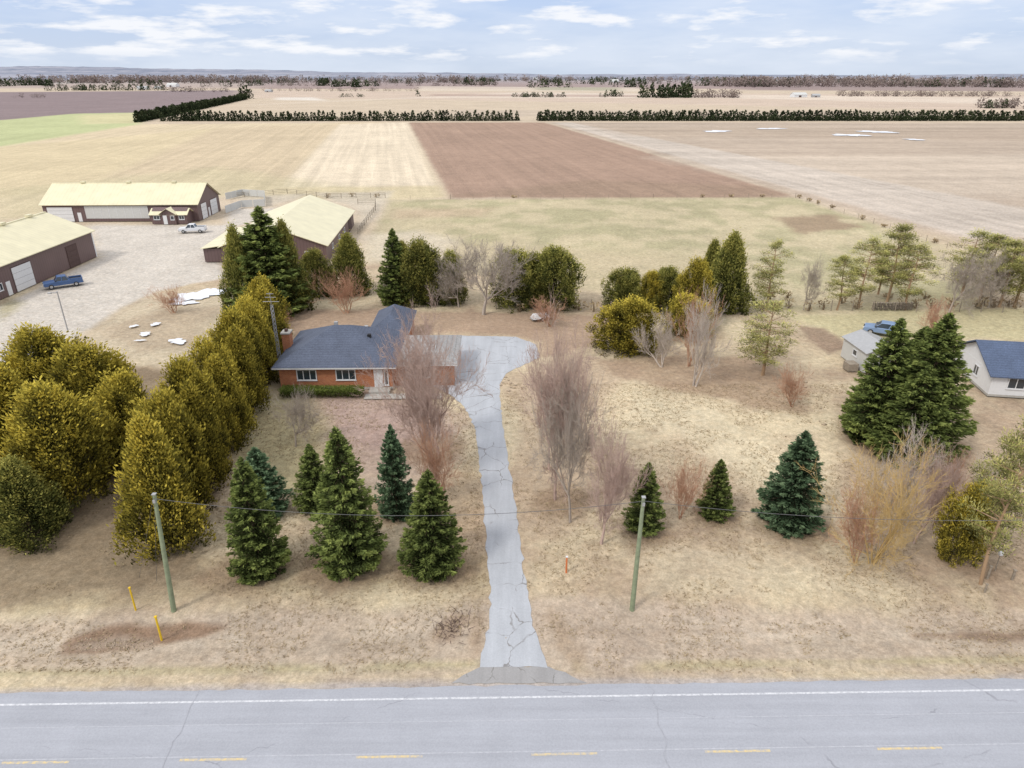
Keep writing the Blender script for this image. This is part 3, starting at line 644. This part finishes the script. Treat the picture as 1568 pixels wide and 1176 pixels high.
# ---------- hills
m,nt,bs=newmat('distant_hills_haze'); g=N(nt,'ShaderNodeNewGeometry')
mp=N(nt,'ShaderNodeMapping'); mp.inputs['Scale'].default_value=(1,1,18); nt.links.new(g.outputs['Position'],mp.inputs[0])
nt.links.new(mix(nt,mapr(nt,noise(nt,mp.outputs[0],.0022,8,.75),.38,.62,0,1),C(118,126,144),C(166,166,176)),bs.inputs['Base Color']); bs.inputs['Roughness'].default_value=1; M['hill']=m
hx=np.linspace(-13000,13000,420)
def hill(y0,hb,hl,sd,amp):
    V=[];Fs=[]
    for i,a in enumerate(hx):
        left=1/(1+math.exp((a+2600)/1500)); hh=hb+hl*left+amp*float(fbm(np.array([a*.0009+sd]),np.array([0.]),4,3)[0])+12*float(fbm(np.array([a*.008]),np.array([3.+sd]),3,9)[0])
        V+=[(a,y0,-2),(a,y0+900,hh),(a,y0+4000,-2)]
    for i in range(len(hx)-1):
        b=i*3; Fs+=[(b,b+3,b+4,b+1),(b+1,b+4,b+5,b+2)]
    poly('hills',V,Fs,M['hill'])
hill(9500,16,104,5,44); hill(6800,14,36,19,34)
# ---------- building helpers
def gable_body(p,name,x0,x1,y0,y1,ze,zr,axis,mat):
    if axis=='x':
        ym=(y0+y1)/2; pr=[(y0,0),(y1,0),(y1,ze),(ym,zr),(y0,ze)]; V=[(x0,a,b) for a,b in pr]+[(x1,a,b) for a,b in pr]
    else:
        xm=(x0+x1)/2; pr=[(x0,0),(x1,0),(x1,ze),(xm,zr),(x0,ze)]; V=[(a,y0,b) for a,b in pr]+[(a,y1,b) for a,b in pr]
    Fs=[(0,1,2,3,4),(9,8,7,6,5)]+[(i,i+5,(i+1)%5+5,(i+1)%5) for i in range(5)]
    return poly(name,V,Fs,mat,p)
def gable_roof(p,name,x0,x1,y0,y1,ze,zr,axis,ov,th,mat):
    if axis=='x': a0,a1,l0,l1=y0,y1,x0-ov,x1+ov
    else: a0,a1,l0,l1=x0,x1,y0-ov,y1+ov
    am=(a0+a1)/2; sl=(zr-ze)/(am-a0); e=.02
    pr=[(a0-ov,ze-sl*ov+e),(am,zr+e),(a1+ov,ze-sl*ov+e),(a1+ov,ze-sl*ov+th),(am,zr+th),(a0-ov,ze-sl*ov+th)]
    V=[((l,a,b) if axis=='x' else (a,l,b)) for l in (l0,l1) for a,b in pr]
    Fs=[(0,1,4,5),(1,2,3,4),(6,11,10,7),(7,10,9,8)]+[(i,(i+1)%6,(i+1)%6+6,i+6) for i in range(6)]
    return poly(name,V,Fs,mat,p)
def hip_roof(p,name,x0,x1,y0,y1,ze,zr,mat,fm,ov=.5):
    X0,X1,Y0,Y1=x0-ov,x1+ov,y0-ov,y1+ov
    if X1-X0>=Y1-Y0: h=(Y1-Y0)/2; r=[(X0+h*.95,(Y0+Y1)/2,zr),(X1-h*.95,(Y0+Y1)/2,zr)]; fs=[(0,1,5,4),(1,2,5),(2,3,4,5),(3,0,4)]
    else: h=(X1-X0)/2; r=[((X0+X1)/2,Y0+h*.95,zr),((X0+X1)/2,Y1-h*.95,zr)]; fs=[(0,1,4),(1,2,5,4),(2,3,5),(3,0,4,5)]
    V=[(X0,Y0,ze),(X1,Y0,ze),(X1,Y1,ze),(X0,Y1,ze)]+r
    poly(name,V,fs,mat,p)
    box(p,'fascia',X0+.02,X1-.02,Y0+.02,Y1-.02,ze-.18,ze-.004,fm)
def wb(p,name,face,pl,a0,a1,z0,z1,d0,d1,mat):
    if face=='-y': return box(p,name,a0,a1,pl-d1,pl-d0,z0,z1,mat)
    if face=='+x': return box(p,name,pl+d0,pl+d1,a0,a1,z0,z1,mat)
    if face=='-x': return box(p,name,pl-d1,pl-d0,a0,a1,z0,z1,mat)
def window(p,face,pl,a0,a1,z0,z1,mull=1,fm=None):
    fm=fm or M['white']; t=.1
    wb(p,'window_glass',face,pl,a0+t,a1-t,z0+t,z1-t,-.05,.02,M['glass'])
    wb(p,'window_frame_l',face,pl,a0,a0+t,z0,z1,-.05,.07,fm); wb(p,'window_frame_r',face,pl,a1-t,a1,z0,z1,-.05,.07,fm)
    wb(p,'window_head',face,pl,a0+t,a1-t,z1-t,z1,-.05,.068,fm); wb(p,'window_sill',face,pl,a0-.05,a1+.05,z0-.06,z0,-.05,.11,fm); wb(p,'window_foot',face,pl,a0+t,a1-t,z0,z0+t,-.05,.068,fm)
    for i in range(mull):
        c=a0+(a1-a0)*(i+1)/(mull+1); wb(p,'window_mullion',face,pl,c-.04,c+.04,z0+t,z1-t,-.05,.055,fm)
def bigdoor(p,face,pl,a0,a1,z1,mat,rows=4):
    wb(p,'door_frame',face,pl,a0-.12,a1+.12,0,z1+.12,-.05,.04,M['browntrim'])
    for i in range(rows):
        h=z1/rows; wb(p,'door_panel',face,pl,a0,a1,i*h+.02,(i+1)*h-.02,.0,.08,mat)
b=group('long_barn',(-75.4,168.5,0),math.radians(1.5))
gable_body(b,'walls',-36.5,0,0,14.4,4.1,7.9,'x',M['brown']); gable_roof(b,'roof',-36.5,0,0,14.4,4.1,7.9,'x',.5,.14,M['creamx'])
box(b,'ridge_cap',-36.9,.4,7.05,7.35,7.95,8.1,M['creamx'])
bigdoor(b,'-y',0,-35.5,-29.6,3.4,M['white']); 
wb(b,'translucent_panel','-y',0,-26.6,-11.8,.7,3.6,0,.06,M['greywhite'])
for i in range(9): wb(b,'panel_rib','-y',0,-26.6+i*1.85-.02,-26.6+i*1.85+.06,.7,3.6,.065,.09,M['white'])
wb(b,'man_door','-y',0,-28.6,-27.7,0,2.1,0,.05,M['white'])
bigdoor(b,'+x',0,2.2,5.4,3.6,M['white']); bigdoor(b,'+x',0,8.2,12.4,3.6,M['white']); wb(b,'man_door','+x',0,6.4,7.4,0,2.1,0,.05,M['white'])
window(b,'-y',0,-10.8,-9.6,1.4,2.5)
gable_body(b,'annex_walls',-9.6,-1.4,-3.6,-.02,2.3,3.6,'x',M['brown']); gable_roof(b,'annex_roof',-9.6,-1.4,-3.6,-.02,2.3,3.3,'x',.4,.12,M['creamx'])
gable_body(b,'porch_gable',-7.2,-3.8,-4.0,-3.62,2.4,3.5,'y',M['brown']); gable_roof(b,'porch_roof',-7.2,-3.8,-4.1,-1.9,2.5,3.6,'y',.35,.1,M['cream'])
window(b,'-y',-3.6,-9.1,-7.6,1,2); window(b,'-y',-4.0,-5.0,-4.1,1,2,0); wb(b,'annex_door','-y',-4.0,-6.7,-5.8,0,2.05,0,.06,M['white']); window(b,'-y',-3.6,-3.2,-1.9,1,2)
for i in range(3): box(b,'ridge_vent',-30+i*11,-29+i*11,6.8,7.6,8.02,8.4,M['cream'])
b=group('drive_shed',(-80,102,0),math.radians(.8))
gable_body(b,'walls',-16,0,-3,30.6,5.0,8.3,'y',M['brown']); gable_roof(b,'roof',-16,0,-3,30.6,5.0,8.3,'y',.5,.14,M['cream'])
bigdoor(b,'+x',0,6.4,11.2,3.9,M['white']); bigdoor(b,'+x',0,21.5,24.8,3.8,M['browntrim']); wb(b,'man_door','+x',0,4.3,5.3,0,2.2,0,.06,M['white']); window(b,'+x',0,2.2,3.5,1.2,2.4)
wb(b,'corner_trim','+x',0,30.3,30.62,0,4.9,0,.05,M['white'])
for i in range(4): box(b,'ridge_vent',-8.4,-7.6,3+i*7.5,4.2+i*7.5,8.44,8.85,M['cream'])
box(b,'ridge_cap',-8.2,-7.8,-3.4,31,8.36,8.52,M['cream'])
b=group('stable_barn',(-34.6,127.8,0),math.radians(4))
gable_body(b,'walls',-19,0,0,36,3.3,6.8,'y',M['brown']); gable_roof(b,'roof',-19,0,0,36,3.3,6.8,'y',.5,.14,M['cream'])
bigdoor(b,'+x',0,28,32,2.8,M['browntrim']); window(b,'+x',0,6,7.5,1.2,2.2); window(b,'+x',0,14,15.5,1.2,2.2); window(b,'+x',0,21,22.5,1.2,2.2)
window(b,'-y',0,-4,-2.5,1.2,2.2); bigdoor(b,'-y',0,-12,-8,3,M['browntrim'])
frust(b,'lean_to',(-23,-19.02,2,20),(-23,-19.02,2,20),0,2.5,M['brown']); poly('lean_to_roof',[(-23.4,1.6,2.51),(-19.02,1.6,3.1),(-19.02,20.4,3.1),(-23.4,20.4,2.51),(-23.4,1.6,2.62),(-19.02,1.6,3.22),(-19.02,20.4,3.22),(-23.4,20.4,2.62)],HEXF,M['cream'],b)
# brick house
b=group('brick_house',(-25.7,70.2,0),math.radians(1))
box(b,'walls',0,12.4,0,11,0,2.8,M['brick']); box(b,'foundation',-.04,12.44,-.04,11.04,0,.3,M['concrete'])
hip_roof(b,'roof',0,12.4,0,11,2.85,5.7,M['shingle'],M['white'],.6)
box(b,'wing_walls',12.42,19.2,.9,9.5,0,2.7,M['brick']); hip_roof(b,'wing_roof',12.9,19.2,.9,9.5,2.75,3.9,M['flatroof'],M['white'],.5)
box(b,'rear_wing_walls',8.2,12.6,12.2,20,0,2.5,M['brick']); hip_roof(b,'rear_wing_roof',8.2,12.6,11.6,20,2.6,4.3,M['shingle'],M['white'],.4)
for a0,a1,mu in [(1.9,4.1,2),(6.2,8.4,2)]: window(b,'-y',0,a0,a1,1.15,2.45,mu)
window(b,'-y',.9,13.8,16.6,1.0,2.4,3); 
wb(b,'front_door','-y',0,10.4,11.4,.3,2.4,0,.06,M['white']); window(b,'-y',0,11.5,12.0,.5,2.4,0)
window(b,'-x',0,2.5,3.8,1.2,2.3); window(b,'-x',0,6.5,7.8,1.2,2.3)
wb(b,'garage_door','+x',19.2,2,7,0,2.2,0,.06,M['white'])
box(b,'front_step',9.9,12.2,-1.3,-.05,.0,.3,M['concrete'],.02); box(b,'front_walk',9.6,18,-2.6,-1.35,-.02,.06,M['concrete'])
box(b,'chimney',-.9,-.02,5.2,6.4,0,4.7,M['brick']); box(b,'chimney_cap',-1,.08,5.1,6.5,4.7,4.85,M['concrete']); box(b,'chimney_flue',-.6,-.3,5.6,6.0,4.85,5.15,M['browntrim'])
for a,c,zz in [(4.8,7.2,5.3),(8.4,6.8,4.9),(9.2,4.2,4.8)]: box(b,'roof_vent',a,a+.4,c,c+.4,zz-.5,zz+.15,M['metalgrey'] if a<8.5 else M['black'])
def antenna(x,y,h):
    P0=[];P1=[]
    for k in range(3):
        a=k*2.094; P0.append((.22*math.cos(a),.22*math.sin(a),0)); P1.append((.16*math.cos(a),.16*math.sin(a),h))
    for z in np.arange(0,h-.5,.5):
        for k in range(3):
            a=k*2.094;c=(k+1)*2.094; P0.append((.2*math.cos(a),.2*math.sin(a),z));P1.append((.2*math.cos(c),.2*math.sin(c),z+.5))
    for zz,l in ((h+.3,.9),(h+.8,.6),(h+1.2,.4)): P0.append((-l,0,zz));P1.append((l,0,zz))
    P0.append((0,0,h));P1.append((0,0,h+1.4))
    v,f=tubes(P0,P1,[.035]*len(P0),[.03]*len(P0),4); obj('antenna_tower',mk_mesh('antenna',v,f,[M['metalgrey']]),(x,y,0))
antenna(-27.0,74.5,8.6)
b=group('white_bungalow',(52.0,68.6,0),math.radians(-9))
box(b,'walls',0,15,0,9,0,2.6,M['white']); gable_body(b,'gables',0.02,14.98,0.02,8.98,2.6,4.7,'x',M['white']); gable_roof(b,'roof',0,15,0,9,2.6,4.75,'x',.5,.15,M['shingle2'])
window(b,'-y',0,1.6,3.4,1.0,2.3,1); window(b,'-y',0,6,8.4,1,2.3,2); window(b,'-x',0,3,4.2,1,2.2); wb(b,'front_door','-y',0,4.4,5.3,.1,2.15,0,.05,M['browntrim']); box(b,'foundation',-.03,15.03,-.03,9.03,0,.25,M['concrete'])
b=group('garden_shed',(41.4,75,0),math.radians(3))
gable_body(b,'walls',0,4.2,0,5.5,2.5,3.3,'y',M['greywhite']); gable_roof(b,'roof',0,4.2,0,5.5,2.5,3.3,'y',.25,.1,M['metalgrey']); wb(b,'door','-y',0,1.4,2.8,0,2.1,0,.05,M['white']); window(b,'-x',0,2,3,1.2,2,0)
box(b,'bench_box',-1.6,-.4,.5,1.8,0,.9,M['wood'])
for i,(px,py,w,d,h,mt) in enumerate([(218,137,26,14,8,'white'),(262,133,36,18,11,'white'),(240,136,14,12,6,'greywhite'),(1226,149,24,12,7,'white'),(1250,149,12,9,5,'metalgrey'),(548,121,70,34,22,'white'),(533,121,40,25,16,'greywhite'),(942,126,42,24,15,'white'),(722,121,60,34,20,'greywhite'),(1165,125,40,24,16,'white'),(410,141,14,10,5,'metalgrey'),(1370,123,60,30,20,'greywhite'),(620,120.5,70,34,24,'white'),(90,124,60,30,18,'white'),(820,122,50,30,18,'white'),(1480,125,50,26,16,'white')]):
    gx,gy=G(px,py); p=group('farm_building',(gx,gy,0),random.uniform(-.3,.3))
    gable_body(p,'walls',-w/2,w/2,0,d,h*.55,h,'x',M[mt]); gable_roof(p,'roof',-w/2,w/2,0,d,h*.55,h,'x',.4,.3,M['greywhite'] if i%2 else M['metalgrey']); wb(p,'barn_door','-y',0,-w*.15,w*.05,0,h*.4,0,.1,M['browntrim'])
# ---------- vehicles
def wheel(p,x,y,r,w):
    v=[];n=18
    for s,rr in ((-w/2,r),(w/2,r)):
        for i in range(n): a=i/n*6.283; v.append((x+math.cos(a)*rr,y+s,r+math.sin(a)*rr))
    fs=[tuple(range(n))[::-1],tuple(range(n,2*n))]+[(i,(i+1)%n,(i+1)%n+n,i+n) for i in range(n)]
    poly('tyre',v,fs,M['black'],p)
    v=[];sg=1 if y>0 else -1
    for i in range(n): a=i/n*6.283; v.append((x+math.cos(a)*r*.6,y+sg*(w/2+.012),r+math.sin(a)*r*.6))
    poly('wheel_rim',v,[tuple(range(n)) if sg>0 else tuple(range(n))[::-1]],M['metalgrey'],p)
def vehicle(name,loc,rot,paint,kind):
    p=group(name,loc,rot); Wd=.97; 
    if kind=='truck':
        prof=[(-2.8,.45),(2.7,.45),(2.85,.7),(2.8,1.05),(1.3,1.15),(-2.8,1.12)]; cab=(-.9,1.25,-.55,.75)
    else:
        prof=[(-2.45,.4),(2.4,.4),(2.5,.65),(2.4,1.0),(1.2,1.1),(-2.4,1.12),(-2.5,.7)]; cab=(-2.3,1.2,-2.0,.45)
    k=len(prof); V=[(a,-Wd,c) for a,c in prof]+[(a,Wd,c) for a,c in prof]
    Fs=[tuple(range(k)),tuple(range(k,2*k))[::-1]]+[(i,i+k,(i+1)%k+k,(i+1)%k) for i in range(k)]
    poly('body',V,Fs,paint,p,bevel=.07)
    b0,b1,t0,t1=cab; zt=1.85 if kind=='truck' else 1.75
    frust(p,'cabin_glass',(b0,b1,-.88,.88),(t0,t1,-.72,.72),1.1,zt-.05,M['glass'])
    frust(p,'cabin_roof',(t0-.04,t1+.04,-.75,.75),(t0+.05,t1-.1,-.66,.66),zt-.05,zt+.04,paint,.03)
    for s in (-1,1):
        for (xb,xt) in ((b0+.04,t0+.03),(b1-.04,t1-.03),((b0+b1)/2,(t0+t1)/2)):
            v=[(xb-.05,s*.885,1.1),(xb+.05,s*.885,1.1),(xb+.05,s*.91,1.1),(xb-.05,s*.91,1.1),(xt-.05,s*.725,zt-.04),(xt+.05,s*.725,zt-.04),(xt+.05,s*.75,zt-.04),(xt-.05,s*.75,zt-.04)]
            poly('pillar',v,HEXF,paint,p)
        for wx in (-1.75 if kind=='truck' else -1.5,1.8 if kind=='truck' else 1.55): wheel(p,wx,s*.86,.38,.26)
        box(p,'headlight',2.74 if kind=='truck' else 2.4,2.87 if kind=='truck' else 2.51,s*.78-.14,s*.78+.14,.78,.95,M['white'])
        box(p,'mirror',.95,1.1,s*1.02-.1,s*1.02+.1,1.15,1.3,M['black'])
    box(p,'front_bumper',2.5,2.9 if kind=='truck' else 2.56,-.9,.9,.4,.6,M['metalgrey'],.03)
    box(p,'grille',2.7 if kind=='truck' else 2.36,2.875 if kind=='truck' else 2.52,-.55,.55,.7,.95,M['black'])
    box(p,'rear_bumper',-2.92 if kind=='truck' else -2.6,-2.6 if kind=='truck' else -2.4,-.88,.88,.42,.6,M['metalgrey'],.03)
    if kind=='truck':
        box(p,'bed_floor',-2.7,-1.0,-.8,.8,1.125,1.14,M['black'])
        for s in (-1,1): box(p,'bed_side',-2.8,-.92,s*.9-.06,s*.9+.06,1.1,1.35,paint,.02)
        box(p,'tailgate',-2.82,-2.72,-.83,.83,1.1,1.34,paint)
def paint(n,c): return simple(n,c,.3,.03,1,spec=.6)
gx,gy=G(293,357); vehicle('white_pickup_truck',(gx,gy+1,0),math.radians(188),paint('white_car_paint',C(232,234,238)),'truck')
gx,gy=G(93,441); vehicle('blue_pickup_truck',(gx,gy+1,0),math.radians(215),paint('blue_car_paint',C(66,98,146)),'truck')
gx,gy=G(1352,512); vehicle('parked_car',(gx,gy,0),math.radians(150),paint('blue_silver_paint',C(130,155,190)),'suv')
# ---------- poles, wires
def cable(P,r,mat,name,parent=None):
    P=np.array(P,float); v,f=tubes(P[:-1],P[1:],[r]*(len(P)-1),[r]*(len(P)-1),4); return obj(name,mk_mesh(name,v,f,[mat]),parent=parent)
def catenary(a,b,s,n=24):
    a=np.array(a,float);b=np.array(b,float); return [a+(b-a)*t-np.array([0,0,s*4*t*(1-t)]) for t in np.linspace(0,1,n)]
poles=[((265,932),(235,753)),((968,930),(986,757))]; tops=[]
for (b0,t0) in poles:
    bx,by=G(*b0); tx,tz,_=at_y(*t0,by); z0=hz1(bx,by)
    p=group('utility_pole',(bx,by,z0))
    v,f=tubes([(0,0,-.3),((tx-bx)*.5,0,(tz)*.5)],[((tx-bx)*.5,0,tz*.5),(tx-bx,0,tz)],[.17,.145],[.145,.11],10)
    obj('pole',mk_mesh('pole',v,f,[M['polegreen']],smooth=True),parent=p)
    box(p,'insulator_bracket',tx-bx-.08,tx-bx+.08,-.22,-.1,tz-.5,tz-.3,M['metalgrey']); box(p,'pole_cap',tx-bx-.12,tx-bx+.12,-.12,.12,tz,tz+.05,M['metalgrey'])
    tops.append((tx,by-.2,tz-.35,bx,by))
nt_=(52,36.3,8.4)
cable(catenary(tops[0][:3],tops[1][:3],1.15),.018,M['wire'],'overhead_wire'); cable(catenary(tops[1][:3],nt_,1.7,30),.018,M['wire'],'overhead_wire')
cable([(tops[0][0],tops[0][1],tops[0][2]),(*G(213,885),0)],.012,M['wire'],'guy_wire'); cable([(tops[0][0],tops[0][1],tops[0][2]-.4),(*G(240,890),0)],.012,M['wire'],'guy_wire')
p=group('utility_pole',(52,36.5,0)); v,f=tubes([(0,0,-.3)],[(0,0,8.8)],[.17],[.11],10); obj('pole',mk_mesh('pole',v,f,[M['polegreen']]),parent=p); box(p,'insulator_bracket',-.08,.08,-.25,-.1,8.3,8.5,M['metalgrey'])
def post(name,px,pb,pt,r,mat,extra=None):
    bx,by=G(px,pb); _,tz,_=at_y(px,pt,by); p=group(name,(bx,by,hz1(bx,by))); v,f=tubes([(0,0,-.1)],[(0,0,tz)],[r],[r*.9],8); obj('post',mk_mesh('post',v,f,[mat]),parent=p)
    box(p,'cap',-r*1.1,r*1.1,-r*1.1,r*1.1,tz,tz+r*.8,mat if extra is None else extra); return p,tz
post('marker_post',207,931,897,.06,M['yellow']); post('marker_post',246,974,938,.07,M['yellow']); post('marker_post',867,877,853,.07,M['orange'],M['white'])
p,tz=post('yard_light_pole',104,507,446,.09,M['metalgrey']); box(p,'lamp_arm',-.9,.05,-.04,.04,tz-.15,tz-.05,M['metalgrey']); box(p,'lamp_head',-1.3,-.8,-.14,.14,tz-.25,tz-.08,M['metalgrey'],.03)
p,tz=post('lamp_post',1524,872,848,.04,M['wood']); box(p,'lantern',-.12,.12,-.12,.12,tz,tz+.28,M['white'],.03)
post('fence_post',1512,884,866,.09,M['wood']); post('fence_post',1550,886,872,.09,M['wood']); post('fence_post',1508,905,893,.07,M['wood'])
def fence(name,pts,sp,h,mat,rails=3,pr=.06,rr=.02,z0=0):
    P0=[];P1=[];R=[]
    for i in range(len(pts)-1):
        a=np.array(G(*pts[i]));b=np.array(G(*pts[i+1])); L=np.linalg.norm(b-a); n=max(1,int(L/sp))
        for j in range(n+1):
            q=a+(b-a)*j/n; P0.append((q[0],q[1],-.2));P1.append((q[0]+rng.normal(0,.03),q[1],h*random.uniform(.95,1.08)));R.append(pr)
        for k in range(rails):
            zz=h*(.3+.65*k/max(1,rails-1)); P0.append((*a,zz));P1.append((*b,zz));R.append(rr)
    v,f=tubes(P0,P1,R,R,5); obj(name,mk_mesh(name,v,f,[mat]))
fence('field_fence',[(628,305),(690,304),(1000,303),(1218,302),(1484,390)],6,1.1,M['wood'],2,.05,.008)
fence('garden_fence',[(760,474),(905,472)],3,1.3,M['wood'],3,.06,.012); fence('garden_fence',[(1000,474),(1240,474),(1568,478)],3,1.4,M['wood'],4,.07,.012)
fence('paddock_fence',[(548,358),(575,322),(575,312),(548,312)],3,1.3,M['wood'],3,.08,.05); fence('paddock_fence',[(352,303),(440,296),(500,303),(590,302)],4,1.3,M['wood'],3,.08,.05)
def board_fence(name,pts,h,mat):
    p=group(name,(0,0,0))
    for i in range(len(pts)-1):
        a=np.array(G(*pts[i]));b=np.array(G(*pts[i+1])); L=np.linalg.norm(b-a); n=int(L/2.4); d=(b-a)/L; nrm=np.array([-d[1],d[0]])*.04
        for j in range(n):
            q0=a+d*(j*L/n+.06);q1=a+d*((j+1)*L/n-.06)
            v=[(*(q0-nrm),.1),(*(q1-nrm),.1),(*(q1+nrm),.1),(*(q0+nrm),.1)]; v+=[(c[0],c[1],h) for c in v]
            poly('board_panel',v,HEXF,mat,p)
board_fence('board_fence',[(346,327),(370,318),(406,316),(406,302),(372,300),(346,306)],1.9,M['greywhite'])
gx,gy=G(1368,474); P0=[];P1=[]
for i in range(60):
    a=gx-3+6*(i%12)/12+rng.normal(0,.05); zz=.12+.22*(i//12); P0.append((a,gy-.3,zz));P1.append((a,gy+.3,zz))
v,f=tubes(P0,P1,[.12]*60,[.12]*60,7); obj('firewood_pile',mk_mesh('firewood',v,f,[M['wood']]))
gx,gy=G(827,490); p=group('tarped_trailer',(gx,gy,0),.4); frust(p,'tarp',(-1.3,1.3,-.8,.8),(-1.0,1.1,-.45,.45),.35,1.0,M['white'],.12); box(p,'frame',-1.4,1.7,-.5,.5,.25,.36,M['metalgrey']); wheel(p,0,.75,.28,.15); wheel(p,0,-.75,.28,.15)
def rocks(name,px0,px1,py0,py1,n,s0,s1,mat):
    Vs=[];Fs=[];o=0
    for i in range(n):
        gx,gy=G(random.uniform(px0,px1),random.uniform(py0,py1)); s=random.uniform(s0,s1); z=hz1(gx,gy)
        v=np.array([(1,0,0),(-1,0,0),(0,1,0),(0,-1,0),(0,0,.7),(0,0,-.4)])*s*(1+rng.normal(0,.2,(6,1)))+[gx,gy,z+s*.05]
        Vs.append(v);Fs.append(np.array([(0,2,4),(2,1,4),(1,3,4),(3,0,4),(2,0,5),(1,2,5),(3,1,5),(0,3,5)])+o);o+=6
    obj(name,mk_mesh(name,np.concatenate(Vs),np.concatenate(Fs),[mat]))
rocks('gravel_stones',120,240,970,992,130,.03,.10,M['rock']); rocks('loose_stones',740,1500,840,1040,110,.03,.09,M['rock']); rocks('garden_stones',1200,1330,560,660,12,.1,.3,M['rock']); rocks('landscape_stones',765,790,575,600,14,.12,.28,M['rock'])
P0=[];P1=[];gx,gy=G(695,962)
for i in range(90):
    a=rng.normal(0,.5,2); d=rng.normal(0,.5,3); P0.append((gx+a[0],gy+a[1],-.1)); P1.append((gx+a[0]+d[0],gy+a[1]+d[1],abs(d[2])*.5))
v,f=tubes(P0,P1,[.02]*90,[.01]*90,3); obj('brush_pile',mk_mesh('brush_pile',v,f,[M['browntrim']]))
# dead grass tufts
n=38000; tx=rng.uniform(-36,42,n); ty=rng.uniform(30.2,72,n)
dd=sdf((tx,ty),drv); dn=fbm(tx*.25,ty*.25,4,21); keep=(dd>.15)&(dn>.45)&((np.abs(tx)>5)|(ty>33)); tx,ty=tx[keep],ty[keep]
tz=hz(tx,ty); k=3; tx=np.repeat(tx,k)+rng.normal(0,.08,len(tx)*k); ty=np.repeat(ty,k)+rng.normal(0,.08,len(ty)*k); tz=np.repeat(tz,k)
P=np.stack([tx,ty,tz+.04],1); D=np.stack([rng.normal(0,1,len(tx)),rng.normal(0,1,len(tx)),rng.uniform(.2,1,len(tx))],1)
V,Fq=sprigs(P,D,rng.uniform(.12,.3,len(tx)),rng.uniform(.02,.05,len(tx)))
tt=np.repeat(np.clip(rng.normal(.55,.3,len(tx)),0,1),4)
obj('dry_grass_tufts',mk_mesh('tufts',V,Fq,[M['brush']],None,{'tone':np.stack([tt]*3,1)}))
# ---------- world
sc=bpy.context.scene; w=bpy.data.worlds.new('World'); sc.world=w; w.use_nodes=True; nt=w.node_tree; bg=nt.nodes['Background']
SE,SA=46,228
sk=N(nt,'ShaderNodeTexSky',sky_type='NISHITA'); sk.sun_disc=False; sk.sun_elevation=math.radians(SE); sk.sun_rotation=math.radians(SA); sk.dust_density=1.0
tc=N(nt,'ShaderNodeTexCoord'); mp=N(nt,'ShaderNodeMapping'); mp.inputs['Scale'].default_value=(4.5,4.5,24); mp.inputs['Location'].default_value=(3.3,.4,.55); nt.links.new(tc.outputs['Generated'],mp.inputs[0])
cl=mapr(nt,noise(nt,mp.outputs[0],2.1,10,.56),.51,.62,0,1)
cl2=mapr(nt,noise(nt,mp.outputs[0],.7,5,.6),.42,.62,0,.5)
sx=N(nt,'ShaderNodeSeparateXYZ'); nt.links.new(tc.outputs['Generated'],sx.inputs[0])
grad=mapr(nt,sx.outputs[2],0.0,.10,0,1)
blue=mix(nt,grad,(6.5,7.4,8.9),(5.3,6.7,9.5))
veil=mapr(nt,sx.outputs[2],.13,.6,0,.85)
lowfade=mapr(nt,sx.outputs[2],.010,.028,.0,1)
skyc=mix(nt,.9,sk.outputs[0],blue)
skyc=mix(nt,cl2,skyc,(8.2,8.8,9.8))
skyc=mix(nt,mathn(nt,'MULTIPLY',mathn(nt,'MULTIPLY',cl,lowfade),.88),skyc,(9.7,9.8,10.1))
skyc=mix(nt,veil,skyc,(13.4,13.4,13.8))
nt.links.new(skyc,bg.inputs[0]); bg.inputs[1].default_value=.1
sd=bpy.data.lights.new('sun','SUN'); sd.energy=2.0; sd.angle=math.radians(12); sd.color=(1,.96,.90); so=bpy.data.objects.new('sun',sd); sc.collection.objects.link(so)
a=math.radians(SA); e=math.radians(SE); dirv=Vector((math.sin(a)*math.cos(e),math.cos(a)*math.cos(e),math.sin(e)))
so.rotation_euler=dirv.to_track_quat('Z','Y').to_euler(); so.location=(0,0,60)
cd_=bpy.data.cameras.new('camera'); cam=bpy.data.objects.new('camera',cd_); sc.collection.objects.link(cam); cam.location=(0,0,H)
cam.rotation_euler=(math.radians(90)-PITCH,0,0); cd_.sensor_width=36; cd_.lens=36*F/1568; cd_.clip_end=60000; cd_.clip_start=.5; sc.camera=cam
sc.view_settings.view_transform='Standard'; sc.view_settings.look='None'; sc.view_settings.exposure=0
